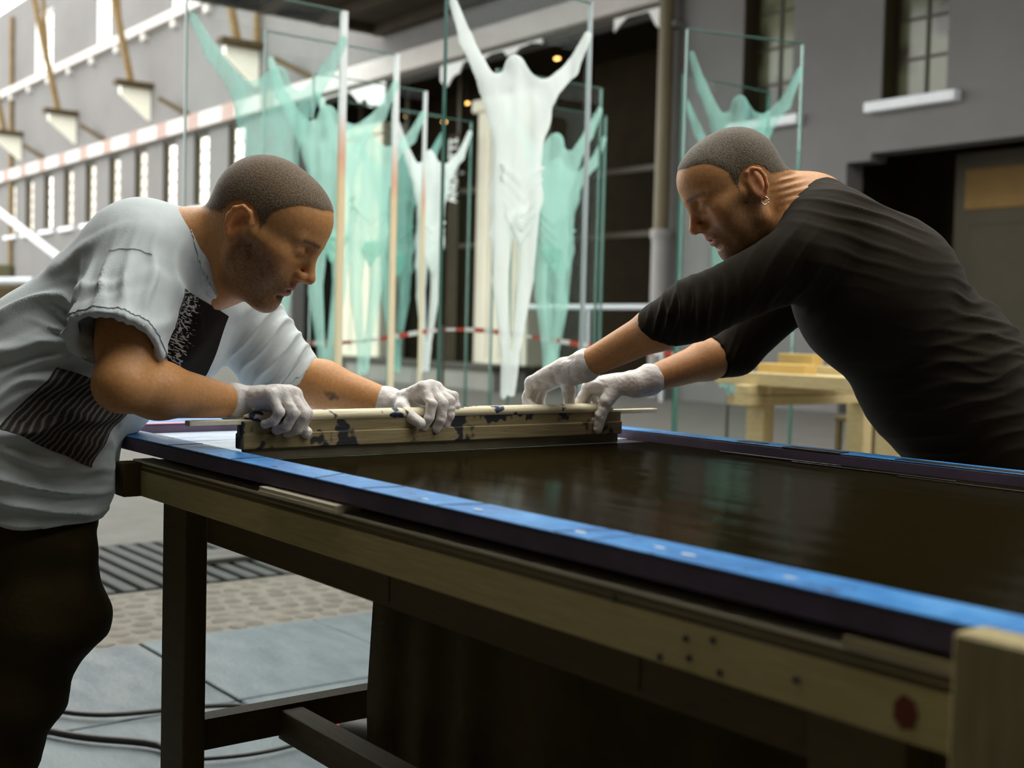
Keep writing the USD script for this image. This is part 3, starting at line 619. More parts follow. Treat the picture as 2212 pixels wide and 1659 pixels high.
part(t, 'rim', tube([(-3.06, 1.745, 0.045), (-3.03, 1.77, 0.045)], 0.047, 20), 'red_plastic', label='red rim')
# ---------------------------------------------------------------- the print table
t = thing('print_table', 'long timber work table with a pale plywood rail under the printing screen', 'table', (-1.0, 1.43, 0))
TX0, TX1 = -2.29, 0.35
def rail_mesh(y0, y1): return box(TX0, TX1, y0, y1, 0.873, 0.922, 0.0015)
part(t, 'rail', rail_mesh(0.868, 0.910), 'ply_rail', False)
for k in range(4):                                        # ply layers along the rail's upper edge; the top one coloured paler as if lit
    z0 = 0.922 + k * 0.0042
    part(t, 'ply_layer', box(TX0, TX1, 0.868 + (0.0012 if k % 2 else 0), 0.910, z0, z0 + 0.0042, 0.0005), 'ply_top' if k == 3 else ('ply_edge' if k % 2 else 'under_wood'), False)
part(t, 'rail', box(TX0, TX1, 1.955, 1.995, 0.873, 0.938, 0.0015), 'ply_rail', False)
part(t, 'end_rail', box(TX0, TX0 + 0.045, 0.835, 2.02, 0.873, 0.936, 0.0015), 'under_wood', False)
part(t, 'end_rail', box(TX1 - 0.045, TX1, 0.91, 1.955, 0.873, 0.936, 0.0015), 'under_wood', False)
part(t, 'table_top', box(TX0 + 0.05, TX1 - 0.05, 0.912, 1.953, 0.895, 0.925), 'under_wood', False)
part(t, 'inner_apron', box(-2.05, TX1, 0.914, 0.940, 0.812, 0.895), 'under_wood', False)
for k in range(1, 5):
    x = TX0 + 0.3 + 0.5 * k
    part(t, 'cross_joist', box(x, x + 0.045, 0.912, 1.953, 0.82, 0.895), 'under_wood', False)
for x in (-2.152, -0.69, 0.22):
    for y in (0.874, 1.90):
        part(t, 'leg', box(x, x + 0.10, y + 0.037, y + 0.085, 0.0, 0.895, 0.002) if False else box(x, x + 0.10, y, y + 0.042, 0.0, 0.873, 0.002), 'under_wood', False)
for x in (-2.11, 0.24):
    part(t, 'stretcher', box(x, x + 0.045, 0.916, 1.90, 0.432, 0.488, 0.002), 'under_wood', False)
part(t, 'long_stretcher', box(-2.07, 0.24, 1.07, 1.115, 0.425, 0.482, 0.002), 'under_wood', False)
for x, z in [(-0.835, 0.905), (-0.80, 0.911), (-0.83, 0.887), (-0.79, 0.882), (-0.70, 0.897), (-0.94, 0.925), (-0.87, 0.879)]:
    part(t, 'screw_head', tube([(x, 0.8665, z), (x, 0.869, z)], 0.0036, 10), 'steel_dark', 40)
s = trimesh.creation.cylinder(0.013, 0.002, sections=7); s.apply_transform(trimesh.transformations.rotation_matrix(math.pi / 2, [1, 0, 0])); s.apply_scale([0.9, 1, 1.15]); s.apply_translation([-0.588, 0.8678, 0.897])
part(t, 'paint_blot', s, 'red_stain', False, label='dull red blot')
part(t, 'post', box(-0.522, -0.435, 0.826, 0.866, 0.55, 0.983, 0.0025), 'post_wood', False, label='upright pale end post')
# offcuts on the rail
def lath(x0, x1, y0, y1, z0, z1, label, seed):
    solo('plywood_offcut', cat_mesh([box(x0, x1, y0, y1, z0, (z0 + z1) / 2, 0.0006), box(x0 + 0.001, x1, y0 + 0.001, y1, (z0 + z1) / 2, z1, 0.0006)]), 'ply_top' if seed else 'ply_edge', label, 'offcut', 'offcuts on the rail', smooth=False)
lath(-1.735, -1.50, 0.856, 0.899, 0.9391, 0.951, 'pale plywood offcut lying on the rail under the blue frame, left of centre', 1)
lath(-0.652, -0.526, 0.866, 0.897, 0.9391, 0.9475, 'plywood offcut on the rail beside the upright end post', 0)
# ---------------------------------------------------------------- dark draped box under the table
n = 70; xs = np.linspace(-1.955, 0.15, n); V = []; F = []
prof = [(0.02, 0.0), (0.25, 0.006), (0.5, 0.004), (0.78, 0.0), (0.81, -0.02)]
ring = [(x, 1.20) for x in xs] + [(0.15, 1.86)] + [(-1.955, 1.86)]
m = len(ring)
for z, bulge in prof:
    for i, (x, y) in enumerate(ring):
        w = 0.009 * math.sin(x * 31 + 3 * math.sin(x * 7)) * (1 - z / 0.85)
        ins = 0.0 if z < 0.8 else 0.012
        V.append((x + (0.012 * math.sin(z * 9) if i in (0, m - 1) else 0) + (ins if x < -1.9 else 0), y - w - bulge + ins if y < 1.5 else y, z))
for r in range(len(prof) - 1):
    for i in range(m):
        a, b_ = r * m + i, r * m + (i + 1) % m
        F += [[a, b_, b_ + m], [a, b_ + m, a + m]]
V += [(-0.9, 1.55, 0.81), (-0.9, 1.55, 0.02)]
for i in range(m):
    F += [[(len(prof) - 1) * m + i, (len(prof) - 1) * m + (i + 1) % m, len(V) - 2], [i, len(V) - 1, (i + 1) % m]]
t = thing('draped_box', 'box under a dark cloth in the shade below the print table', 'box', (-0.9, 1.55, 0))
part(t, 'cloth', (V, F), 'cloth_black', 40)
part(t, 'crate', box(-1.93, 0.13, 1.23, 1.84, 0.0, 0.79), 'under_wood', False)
# ---------------------------------------------------------------- the printing screen
t = thing('printing_screen', 'large silkscreen frame with blue taped top and wet black ink', 'screen', (-1.2, 1.43, 0.95))
SX0, SX1, SY0, SY1, SZ0, SZ1 = -2.70, 0.30, 0.869, 2.0, 0.9525, 0.979
def bar(x0, x1, y0, y1): return box(x0, x1, y0, y1, SZ0, SZ1, 0.003)
def tape_strip(x0, x1, y0, y1): return box(x0, x1, y0, y1, SZ1 - 0.0004, SZ1 + 0.0012, 0.0006)
for nm, (x0, x1, y0, y1) in dict(frame_bar=(SX0, SX1, SY0, SY0 + 0.066), b=(SX0, SX1, SY1 - 0.06, SY1), c=(SX0, SX0 + 0.12, SY0 + 0.066, SY1 - 0.06), d=(SX1 - 0.066, SX1, SY0 + 0.066, SY1 - 0.06)).items():
    part(t, 'frame_bar', bar(x0, x1, y0, y1), 'frame_side', False)
# tape is laid in lengths that overlap
xs = [SX0, -2.42, -2.12, -1.86, -1.58, -1.27, -1.04, -0.78, -0.52, -0.2, SX1]
for a, b_ in zip(xs[:-1], xs[1:]):
    part(t, 'tape_length', box(a + 0.001, b_ - 0.0005, SY0 - 0.0006, SY0 + 0.0655, SZ1 - 0.0012, SZ1 + 0.0009 + rnd.uniform(0, 0.0005), 0.0004), 'blue_tape', False)
for x in (-1.86, -1.58, -1.04, -0.98, -1.27, -2.12, -1.45):
    part(t, 'tape_seam', beam((x, SY0, SZ1 + 0.0015), (x + rnd.uniform(-0.03, 0.05), SY0 + 0.065, SZ1 + 0.0015), 0.0022, 0.0006, 0), 'tape_seam', False)
for x in (-1.318, -1.21, -0.905, -0.73, -0.86, -1.02):
    s = trimesh.creation.icosphere(2, rnd.uniform(0.003, 0.005)); s.apply_scale([rnd.uniform(1.2, 3.0), 0.8, 0.22]); s.apply_translation([x, SY0 + rnd.uniform(0.012, 0.03), SZ1 + 0.0018])
    part(t, 'white_fleck', s, 'tape_pale', True)
part(t, 'tape_length', box(SX0, SX1, SY1 - 0.0595, SY1 + 0.0006, SZ1 - 0.001, SZ1 + 0.001, 0.0004), 'blue_tape', False)
part(t, 'tape_length', box(SX0, SX0 + 0.105, SY0 + 0.066, SY1 - 0.06, SZ1 - 0.001, SZ1 + 0.001, 0.0004), 'blue_tape', False)
part(t, 'pink_line', box(SX0 + 0.105, SX0 + 0.122, SY0 + 0.066, SY1 - 0.06, SZ1 - 0.001, SZ1 + 0.0012, 0.0004), 'tape_pink', False, label='pink edge line')
part(t, 'mesh', box(SX0 + 0.12, SX1 - 0.066, SY0 + 0.066, SY1 - 0.06, 0.9560, 0.9572), 'ink_thick', False)
for k in range(5):                                        # clean taped margin at the squeegee's far side
    x0 = SX0 + 0.122 + k * 0.102
    part(t, 'margin_tape', box(x0 + 0.001, x0 + 0.100, SY0 + 0.067, SY1 - 0.061, 0.9570, 0.9590 + 0.0006 * (k % 2), 0.0005), 'tape_pale', False)
g = 60; gx = np.linspace(-2.0, SX1 - 0.067, g * 2); gy = np.linspace(SY0 + 0.067, SY1 - 0.061, g)
P = np.array([[x, y, 0] for x in gx for y in gy]); hh = meshkit.fbm(np.stack([P[:, 0] * 2, P[:, 1] * 26, P[:, 0] * 0], 1), 3, 3)
P[:, 2] = 0.9582 + 0.0016 * (hh - 0.5)
Fq = [[i * g + j, (i + 1) * g + j, (i + 1) * g + j + 1, i * g + j + 1] for i in range(2 * g - 1) for j in range(g - 1)]
part(t, 'ink_film', (P, np.array(Fq)), 'ink', True, label='wet black ink')
# thick ink ridges left along the far and near inside edges
for yy, z, w, xa, xb in [(1.905, 0.9605, 0.005, -1.75, -1.45), (1.89, 0.960, 0.004, -1.55, -1.2), (1.90, 0.9605, 0.005, -1.05, -0.9), (0.948, 0.961, 0.007, -1.6, 0.1), (1.87, 0.960, 0.003, -1.3, -0.8)]:
    pts = np.array([[x, yy + 0.004 * math.sin(x * 5 + yy * 40), z] for x in np.linspace(xa, xb, 40)])
    part(t, 'ink_ridge', tube(pts, 0.45 * w * (0.75 + 0.5 * meshkit.noise(np.c_[pts[:, 0] * 9, pts[:, 1] * 50, pts[:, 2]], 5)), 6), 'ink_thick', True)
part(t, 'ink_smear', cat_mesh([box(x, x + L, SY1 - 0.0605 + 0.004 * k, SY1 - 0.03, SZ1 - 0.001, SZ1 + 0.0022, 0.0006) for k, (x, L) in enumerate([(-1.62, 0.14), (-1.36, 0.3), (-0.98, 0.22), (-1.75, 0.07)])]), 'ink_thick', False, label='black ink smears on the tape')
# ---------------------------------------------------------------- the squeegee
t = thing('squeegee', 'long wooden squeegee with ink-spotted pale handle held by both men', 'squeegee', (-2.02, 1.42, 0.96))
QX = -2.02
part(t, 'blade', box(QX - 0.005, QX + 0.007, 0.965, 1.858, 0.9585, 0.992, 0.001), 'rubber', False)
part(t, 'clamp_board', cat_mesh([box(QX - 0.016, QX + 0.016, 0.958, 1.862, 0.978, 1.006, 0.002)]), 'squeegee_wood', False)
part(t, 'board', box(QX - 0.010, QX + 0.011, 0.958, 1.862, 1.004, 1.028, 0.0015), 'squeegee_wood', False)
hp = np.array([(QX, y, 1.0345) for y in np.linspace(0.966, 1.845, 40)])
rr = 0.0135 * np.minimum(1, np.sqrt(np.clip(np.minimum(np.arange(40), 39 - np.arange(40)) / 1.2 + 0.12, 0, 1)))
hv, hf = tube(hp, rr, 14); hv[:, 2] = 1.0345 + (hv[:, 2] - 1.0345) * 0.8; hv[:, 0] = QX + (hv[:, 0] - QX) * 1.15
part(t, 'handle', (hv, hf), 'handle_wood', 50)
part(t, 'stop_strip', box(QX - 0.012, QX + 0.008, 0.862, 1.977, 1.0215, 1.0305, 0.001), 'ply_top', False)
# ---------------------------------------------------------------- glass sheets with etched figures
JB = dict(lh=(.025, 2.735), le=(.11, 2.60), ls=(.255, 2.36), nk=(.43, 2.43), hd=(.405, 2.46), rs=(.605, 2.38), re=(.765, 2.56), rh=(.868, 2.735), cl=(.335, 2.25), cr=(.54, 2.26), wl=(.365, 2.06), wr=(.505, 2.08), hl=(.355, 1.84), hr=(.51, 1.86), kl=(.345, 1.44), kr=(.505, 1.46), al=(.395, 1.06), ar=(.445, 1.05), tl=(.385, .88), tr=(.435, .89), dl=(.29, 1.66))
def figure(mirror=False, dz=0.0, seed=0):
    J = {k: np.array([v[0], 0, v[1]]) for k, v in JB.items()}
    r = random.Random(seed)
    for k in ('lh', 'le', 'rh', 're'): J[k] = J[k] + np.array([r.uniform(-.004, .008), 0, r.uniform(-.05, .01)])
    B = [('lh', 'le', .024, .038), ('le', 'ls', .036, .055), ('ls', 'nk', .055, .05), ('rs', 'nk', .055, .05), ('re', 'rs', .036, .055), ('rh', 're', .024, .038),
         ('ls', 'cl', .055, .085), ('rs', 'cr', .055, .085), ('cl', 'cr', .09, .09), ('cl', 'wl', .085, .070), ('cr', 'wr', .085, .070), ('wl', 'wr', .07, .07), ('wl', 'hl', .072, .082), ('wr', 'hr', .072, .082), ('hl', 'hr', .085, .085),
         ('nk', 'hd', .045, .062), ('hl', 'kl', .076, .046), ('hr', 'kr', .076, .046), ('kl', 'al', .050, .025), ('kr', 'ar', .050, .025), ('al', 'tl', .032, .022), ('ar', 'tr', .032, .022), ('hl', 'dl', .05, .022)]
    P = [Cone(J[a], J[b_], ra, rb, .012 if a in ('hl', 'hr', 'kl', 'kr', 'al', 'ar') and b_ not in ('hl', 'hr') else .03) for a, b_, ra, rb in B]
    P += [Cone(J['nk'], (J['cl'] + J['cr']) / 2, .075, .11, .03), Cone((J['cl'] + J['cr']) / 2, (J['wl'] + J['wr']) / 2, .10, .08, .03), Cone((J['wl'] + J['wr']) / 2, (J['hl'] + J['hr']) / 2, .08, .085, .03)]
    P.append(Ell(J['hd'] + np.array([0, -.02, .01]), (.058, .08, .068), k=.02))
    for k in range(5):                                    # hanging folds of the loincloth
        z = 1.95 - 0.06 * k; l, m_, r_ = np.array([J['hl'][0] - .05 + .012 * k, -.085, z + .05]), np.array([.43, -.10, z - .03 - .012 * k]), np.array([J['hr'][0] + .06 - .008 * k, -.085, z + .055])
        P += [Cone(l, m_, .014, .02, .012), Cone(m_, r_, .02, .014, .012)]
    v, f = biggest(*sculpt(P, 0.013)); v, f = relax(v, f, 2)
    v[:, 1] *= 0.42
    if mirror: v[:, 0] = 0.9 - v[:, 0]; f = f[:, ::-1]
    v[:, 2] += dz
    return v, f
def sheet(x, y1, ztop, mat, label, fig, w=0.9, rot=0.0, edge='glass_edge_lit', th=0.024, ew=None):
    """a glass sheet standing on edge; its far vertical edge is at (x, y1), it runs back towards the viewer along -y (turned by rot about that edge)"""
    t = thing('glass_sheet', label, 'glass sheet', (x, y1, 0), 'glass sheets with etched figures')
    c, s = math.cos(rot), math.sin(rot); ew = ew or (0.006 if edge == 'glass_edge_green' else 0.03)
    def W(v):
        v = np.asarray(v, float); q = v.copy(); a = v[:, 0] - w; b_ = v[:, 1]
        q[:, 0] = x - s * a - c * b_ ; q[:, 1] = y1 + c * a - s * b_; q[:, 2] = v[:, 2]
        return q
    def add(name, mesh, m_, smooth=False, label=None):
        v, f = vf(mesh); part(t, name, (W(v), f), m_, smooth, label=label)
    pv, pf = vf(box(0.006, w - ew, -th / 2, th / 2, 0.03, ztop - 0.004)); pf = pf[~(pv[pf][:, :, 1] > 0).all(1)]   # the back face is left open: one clear layer is enough
    add('pane', (pv, pf), 'glass_pane')
    add('near_edge', box(0, 0.006, -th / 2, th / 2, 0.03, ztop, 0.001), 'glass_edge_green', label='green glass edge')
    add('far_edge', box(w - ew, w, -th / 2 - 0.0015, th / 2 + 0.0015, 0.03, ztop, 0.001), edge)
    add('top_edge', box(0.006, w - 0.006, -th / 2, th / 2, ztop - 0.004, ztop, 0.001), 'glass_edge_green')
    add('foot_plate', box(-0.03, w + 0.03, -0.12, 0.12, 0.0, 0.03, 0.004), 'steel_dark')
    if fig is not None:
        v, f = fig; v = v.copy(); v[:, 0] *= w / 0.9
        f = f[v[f][:, :, 1].mean(1) < 0.0]; us = np.unique(f); ix = np.zeros(len(v), int); ix[us] = np.arange(len(us)); v, f = v[us], ix[f]   # relief of the front side
        v[:, 1] -= th / 2
        add('etched_figure', (v, f), mat, True, label='etched frosted figure with raised arms')
    return t
FA, FB, FC = figure(), figure(True, -0.02, 1), figure(False, -0.04, 2)
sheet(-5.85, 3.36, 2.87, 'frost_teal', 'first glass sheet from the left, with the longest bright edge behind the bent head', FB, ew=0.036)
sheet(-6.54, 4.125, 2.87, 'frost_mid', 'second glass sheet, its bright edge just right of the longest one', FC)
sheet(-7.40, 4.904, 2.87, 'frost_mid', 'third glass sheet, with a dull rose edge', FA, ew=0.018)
sheet(-8.15, 5.57, 2.87, 'frost_teal', 'fourth glass sheet, with a short edge near the upright lettering', FB, edge='glass_edge_green')
sheet(-7.86, 5.63, 2.80, 'frost_white', 'glass sheet with the small white figure in front of the upright lettering', FA, w=0.72, edge='glass_edge_green')
sheet(-4.858, 4.217, 2.88, 'frost_white', 'tall middle glass sheet with the largest white figure', FA, ew=0.012, edge='rail_pale')
sheet(-6.44, 5.702, 2.87, 'frost_mid', 'glass sheet directly right of the largest white figure', FB, edge='glass_edge_green')
sheet(-7.23, 6.455, 2.87, 'frost_mid', 'rearmost glass sheet right of the largest white figure', FC, edge='glass_edge_green')
sheet(-4.66, 5.645, 2.87, 'frost_teal', 'glass sheet with a teal figure behind the head of the man in black', FA, w=0.748, rot=-0.295, edge='glass_edge_green')
sheet(-5.73, 6.60, 2.87, 'frost_teal', 'glass sheet half hidden behind the one at the man in black', FB, w=0.83, edge='glass_edge_green')
# ---------------------------------------------------------------- timber table at the back
t = thing('sawhorse_table', 'pale pine work table seen under the arm of the man in black', 'table', (-3.8, 5.4, 0))
part(t, 'top_beam', box(-4.56, -3.2, 4.90, 4.99, 0.945, 1.012, 0.003), 'pine', False)
part(t, 'top_beam', box(-4.50, -3.2, 5.48, 5.56, 0.985, 1.045, 0.003), 'pine', False)
for y, z in ((0, 0.895), (0, 0.840)):
    part(t, 'cross_beam', box(-4.36, -4.27, 4.83, 5.95, z, z + 0.052, 0.003), 'pine', False)
part(t, 'cross_beam', box(-4.52, -4.36, 4.95, 5.02, 0.832, 0.885, 0.003), 'pine', False)
part(t, 'cross_beam', box(-3.40, -3.31, 4.83, 5.95, 0.84, 0.945, 0.003), 'pine', False)
for x, y in ((-4.389, 4.96), (-4.389, 5.8), (-3.43, 4.75), (-3.43, 5.8)):
    part(t, 'leg', box(x, x + 0.12, y, y + 0.08, 0.0, 0.84, 0.003), 'pine', False)
solo('timber_block', box(-4.62, -4.38, 5.47, 5.57, 1.045, 1.105, 0.003), 'pine_yellow', 'yellow timber block on top of the pine table', 'timber block', 'timber blocks on the pine table', smooth=False)
solo('timber_block', box(-4.50, -4.18, 5.16, 5.26, 1.0, 1.055, 0.003), 'pine_yellow', 'longer yellow timber block lying between the beams of the pine table', 'timber block', 'timber blocks on the pine table', smooth=False)
part(t, 'shelf_board', box(-4.5, -3.25, 5.0, 5.47, 0.975, 1.0, 0.002), 'pine', False)
t = thing('bucket', 'small dark bucket on a stool beyond the pine table', 'bucket', (-4.66, 6.37, 0))
part(t, 'pail', tube([(-4.66, 6.37, 0.72), (-4.66, 6.37, 0.74), (-4.66, 6.37, 0.83)], [0.085, 0.088, 0.10], 20), 'frame_dark', 50)
part(t, 'stool_seat', box(-4.80, -4.52, 6.23, 6.51, 0.69, 0.72, 0.004), 'under_wood', False)
for dx in (-0.12, 0.12):
    for dy in (-0.12, 0.12):
        part(t, 'stool_leg', box(-4.66 + dx - .015, -4.66 + dx + .015, 6.37 + dy - .015, 6.37 + dy + .015, 0.0, 0.69), 'under_wood', False)
# ---------------------------------------------------------------- barrier tape
t = thing('barrier_tape', 'red and white barrier tape sagging across the courtyard behind the glass', 'barrier tape', (-7.6, 5.2, 0))
ctl = np.array([(-8.75, 3.2, 1.04), (-8.06, 4.3, 1.07), (-7.75, 4.69, 1.10), (-7.44, 5.12, 1.19), (-7.1, 5.5, 1.17), (-6.72, 6.02, 1.09), (-6.2, 6.8, 1.08)])
p = resample(ctl, 65)
for k in range(64):
    a, b_ = p[k], p[k + 1]
    q = np.array([[*a], [*b_]]); h = 0.014 + 0.004 * math.sin(k * 0.7)
    part(t, 'stripe', beam(a, b_ + (b_ - a) * 0.02, 0.002, 2 * h, 0), 'tape_red' if k % 2 else 'tape_white', False)
for q in (ctl[0], ctl[3], ctl[-1]):
    part(t, 'post', tube([(q[0], q[1], 0), (q[0], q[1], q[2] + 0.03)], 0.012, 8), 'steel_dark')
# ---------------------------------------------------------------- the two men
def skin_material(name):
    M(name, {'c': ('attribute', {'attribute': 'tint'}), 'g': ('geometry', {}), 'n': ('noise_texture', {'scale': 160.0, 'detail': 3.0}), 'r': ('map_range', {'from_min': 0.3, 'from_max': 0.7, 'to_min': 0.86, 'to_max': 1.08}),
        'x': ('vector_math', {'math_type': 'scale'}), 'b': ('bump', {'strength': 0.25, 'distance': 0.0012}), 'p': ('principled_bsdf', {'roughness': 0.5, 'specular_ior_level': 0.35, 'subsurface_weight': 0.10, 'subsurface_scale': 0.004})},
      [('g.position', 'n.vector'), ('n.fac', 'r.value'), ('c.color', 'x.vector1'), ('r.result', 'x.scale'), ('x.vector', 'p.base_color'), ('n.fac', 'b.height'), ('b.normal', 'p.normal')], 'p.BSDF')
skin_material('skin')
def hair_material(name, c1, c2):
    M(name, {'g': ('geometry', {}), 'n': ('noise_texture', {'scale': 420.0, 'detail': 2.0}), 'r': ('rgb_ramp', {'ramp': [(0.35, c1), (0.65, c2)]}), 'c': ('attribute', {'attribute': 'tint'}), 's': ('separate_xyz', {}),
        'n2': ('noise_texture', {'scale': 700.0, 'detail': 1.0}), 'a': ('math', {'math_type': 'add'}), 'gt': ('math', {'math_type': 'greater_than', 'value2': 1.0}),
        'b': ('bump', {'strength': 0.8, 'distance': 0.002}), 'p': ('principled_bsdf', {'roughness': 0.75, 'specular_ior_level': 0.2, 'sheen_weight': 0.25}), 't': ('transparent_bsdf', {}), 'x': ('mix_closure', {})},
      [('g.position', 'n.vector'), ('n.fac', 'r.fac'), ('r.color', 'p.base_color'), ('n.fac', 'b.height'), ('b.normal', 'p.normal'), ('g.position', 'n2.vector'), ('c.vector', 's.vector'), ('s.x', 'a.value1'), ('n2.fac', 'a.value2'),
       ('a.value', 'gt.value1'), ('gt.value', 'x.fac'), ('t.BSDF', 'x.closure1'), ('p.BSDF', 'x.closure2')], 'x.closure')
hair_material('hair_brown', (0.065, 0.040, 0.018), (0.19, 0.125, 0.065))
hair_material('hair_grey', (0.05, 0.036, 0.02), (0.16, 0.125, 0.075))
plain('shirt_white', (0.57, 0.61, 0.605), 0.9, 0.2, var=0.06, scale=30, bump=0.0003, bscale=260, sheen=0.1)
plain('shirt_black', (0.019, 0.013, 0.0065), 0.9, 0.12, var=0.15, scale=20, bump=0.00025, bscale=300, sheen=0.05)
plain('trousers_dark', (0.048, 0.033, 0.010), 0.9, 0.15, var=0.2, scale=12, bump=0.002, bscale=120)
plain('undershirt', (0.8, 0.82, 0.85), 0.8, 0.2)
plain('latex', (0.72, 0.66, 0.61), 0.5, 0.4, var=0.10, scale=25, bump=0.003, bscale=70)
plain('shoe', (0.03, 0.024, 0.015), 0.6, 0.3)
plain('metal_ring', (0.8, 0.78, 0.72), 0.2, 0.5, metal=1.0)
# print on the T-shirt: scribbled dark lettering that breaks into the cloth; uv in metres on the chest
M('shirt_print', {'u': ('texture_coordinate', {}), 'm': ('mapping', {'scale': (1.0, 2.6, 1.0)}), 'n': ('noise_texture', {'scale': 13.0, 'detail': 3.0, 'roughness': 0.6}), 's': ('separate_xyz', {}), 'mr': ('map_range', {'from_min': 0.30, 'from_max': 0.62, 'to_min': 0.52, 'to_max': 0.95, 'clamp': True}),
    'c': ('math', {'math_type': 'less_than'}), 'su': ('math', {'math_type': 'subtract', 'value2': 0.5}), 'sv': ('math', {'math_type': 'subtract', 'value2': 0.5}), 'au': ('math', {'math_type': 'absolute'}), 'av': ('math', {'math_type': 'absolute'}), 'mx': ('math', {'math_type': 'maximum'}), 'in': ('math', {'math_type': 'less_than', 'value2': 0.5}), 'tt': ('transparent_bsdf', {}), 'y': ('mix_closure', {}), 'p': ('principled_bsdf', {'base_color': (0.013, 0.009, 0.007), 'roughness': 0.9, 'specular_ior_level': 0.1}), 'w': ('principled_bsdf', {'base_color': (0.52, 0.54, 0.53), 'roughness': 0.9, 'specular_ior_level': 0.2}), 'x': ('mix_closure', {})},
  [('u.UV', 'm.vector'), ('m.vector', 'n.vector'), ('u.UV', 's.vector'), ('s.x', 'mr.value'), ('n.fac', 'c.value1'), ('mr.result', 'c.value2'), ('c.value', 'x.fac'), ('w.BSDF', 'x.closure1'), ('p.BSDF', 'x.closure2'), ('s.x', 'su.value1'), ('s.y', 'sv.value1'), ('su.value', 'au.value1'), ('sv.value', 'av.value1'), ('au.value', 'mx.value1'), ('av.value', 'mx.value2'), ('mx.value', 'in.value1'), ('in.value', 'y.fac'), ('tt.BSDF', 'y.closure1'), ('x.closure', 'y.closure2')], 'y.closure')
M('shirt_stripes', {'s': ('separate_xyz', {}), 'su': ('math', {'math_type': 'subtract', 'value2': 0.5}), 'sv': ('math', {'math_type': 'subtract', 'value2': 0.5}), 'au': ('math', {'math_type': 'absolute'}), 'av': ('math', {'math_type': 'absolute'}), 'mx': ('math', {'math_type': 'maximum'}), 'in': ('math', {'math_type': 'less_than', 'value2': 0.5}), 'tt': ('transparent_bsdf', {}), 'y': ('mix_closure', {}), 'u': ('texture_coordinate', {}), 'w': ('wave_texture', {'wave_type': 'bands', 'bands_direction': 'y', 'scale': 5.0, 'distortion': 2.5, 'detail': 2.0, 'detail_scale': 1.2}), 'r': ('rgb_ramp', {'ramp': [(0.35, (0.045, 0.036, 0.028)), (0.8, (0.11, 0.10, 0.088)), (0.97, (0.22, 0.21, 0.20))]}),
    'p': ('principled_bsdf', {'roughness': 0.9, 'specular_ior_level': 0.2})}, [('u.UV', 'w.vector'), ('w.fac', 'r.fac'), ('r.color', 'p.base_color'), ('u.UV', 's.vector'), ('s.x', 'su.value1'), ('s.y', 'sv.value1'), ('su.value', 'au.value1'), ('sv.value', 'av.value1'), ('au.value', 'mx.value1'), ('av.value', 'mx.value2'), ('mx.value', 'in.value1'), ('in.value', 'y.fac'), ('tt.BSDF', 'y.closure1'), ('p.BSDF', 'y.closure2')], 'y.closure')

def arm(S, E, W, rs, re, rm, rw, k=.02):
    mid = E + (W - E) * 0.28
    return [Cone(S, E, rs, re, k), Cone(E, mid, re, rm, k), Cone(mid, W, rm, rw, k), Ell(S * .45 + E * .55, (np.linalg.norm(E - S) * .36, rs * .98, rs * .92), A=frame(E - S, (0, 0, 1)), k=.02)]

def project(p):
    w = p - np.array([0, 0, EYE]); d = w @ _F
    return np.stack([1106 + FPX * (w @ CR) / d, 829.5 - FPX * (w @ CU) / d, d], 1)

def clip_mesh(v, f, keep):
    kf = keep[f].all(1); used = np.unique(f[kf]); idx = np.full(len(v), -1); idx[used] = np.arange(len(used))
    return used, idx[f[kf]]

def build_head(HR, HO, sc, neck, stub_fn):
    hp = [p.move(HR, HO, sc) for p in head_prims()]
    return hp + neck

def skin_tint(v, HR, HO, sc, base, shade, lips, stub, ink):
    """colour of the skin itself: ruddy ears, nose and cheeks, lips, brows and the shadow of a shaved beard"""
    q = ((v - HO) @ HR) / sc; x, y, z = q.T
    col = np.tile(np.array(base), (len(v), 1)); head = vlen(q) < 0.19
    def put_(w, c, on=head):
        w = np.clip(w, 0, 1) * on; col[:] = col * (1 - w[:, None]) + np.array(c) * w[:, None]
    g = lambda c, s: np.exp(-(((q - np.array(c)) / np.array(s)) ** 2).sum(1))
    put_(0.5 * np.maximum(g((-.012, .083, .008), (.02, .012, .03)), g((-.012, -.083, .008), (.02, .012, .03))), shade)
    put_(0.45 * g((.116, 0, -.01), (.012, .015, .012)), shade)
    put_(0.35 * np.maximum(g((.07, .045, -.005), (.025, .02, .02)), g((.07, -.045, -.005), (.025, .02, .02))), shade)
    jaw = np.clip((-0.006 - z - 0.55 * np.clip(x - .045, 0, 1) + 0.02) / 0.02, 0, 1) * np.clip((x + .012) / .02, 0, 1) * np.clip((z + .115) / .02, 0, 1)
    sp = 0.7 + 0.6 * (meshkit.noise(q * 420, 3) - 0.5)
    put_(stub * jaw * sp, (0.075, 0.045, 0.025))
    put_(0.75 * np.exp(-((z + .0385) / .005) ** 2) * (np.abs(y) < .023) * (x > .092), lips); put_(0.75 * np.exp(-((z + .0505) / .0055) ** 2) * (np.abs(y) < .021) * (x > .09), lips)
    brow = np.exp(-((z - (.047 - 0.10 * np.clip(np.abs(y) - .03, 0, 1))) / .0042) ** 2) * np.clip((np.abs(y) - .008) / .004, 0, 1) * np.clip((.052 - np.abs(y)) / .006, 0, 1) * (x > .06)
    put_(0.85 * brow * (0.6 + 0.8 * meshkit.noise(q * 500, 4)), (0.05, 0.028, 0.014))
    put_(0.55 * np.exp(-((z - .0235) / .002) ** 2) * (np.abs(np.abs(y) - .031) < .013) * (x > .075), (0.06, 0.03, 0.018))
    for c, r_ in ink or []:                                  # tattoos
        d_ = vlen(v - c) / r_ + 0.5 * (meshkit.noise(v * 110, 9) - .5)
        w = np.clip((1 - d_) / .25, 0, 1)[:, None] * 0.8; col[:] = col * (1 - w) + np.array((.035, .042, .032)) * w
    return col

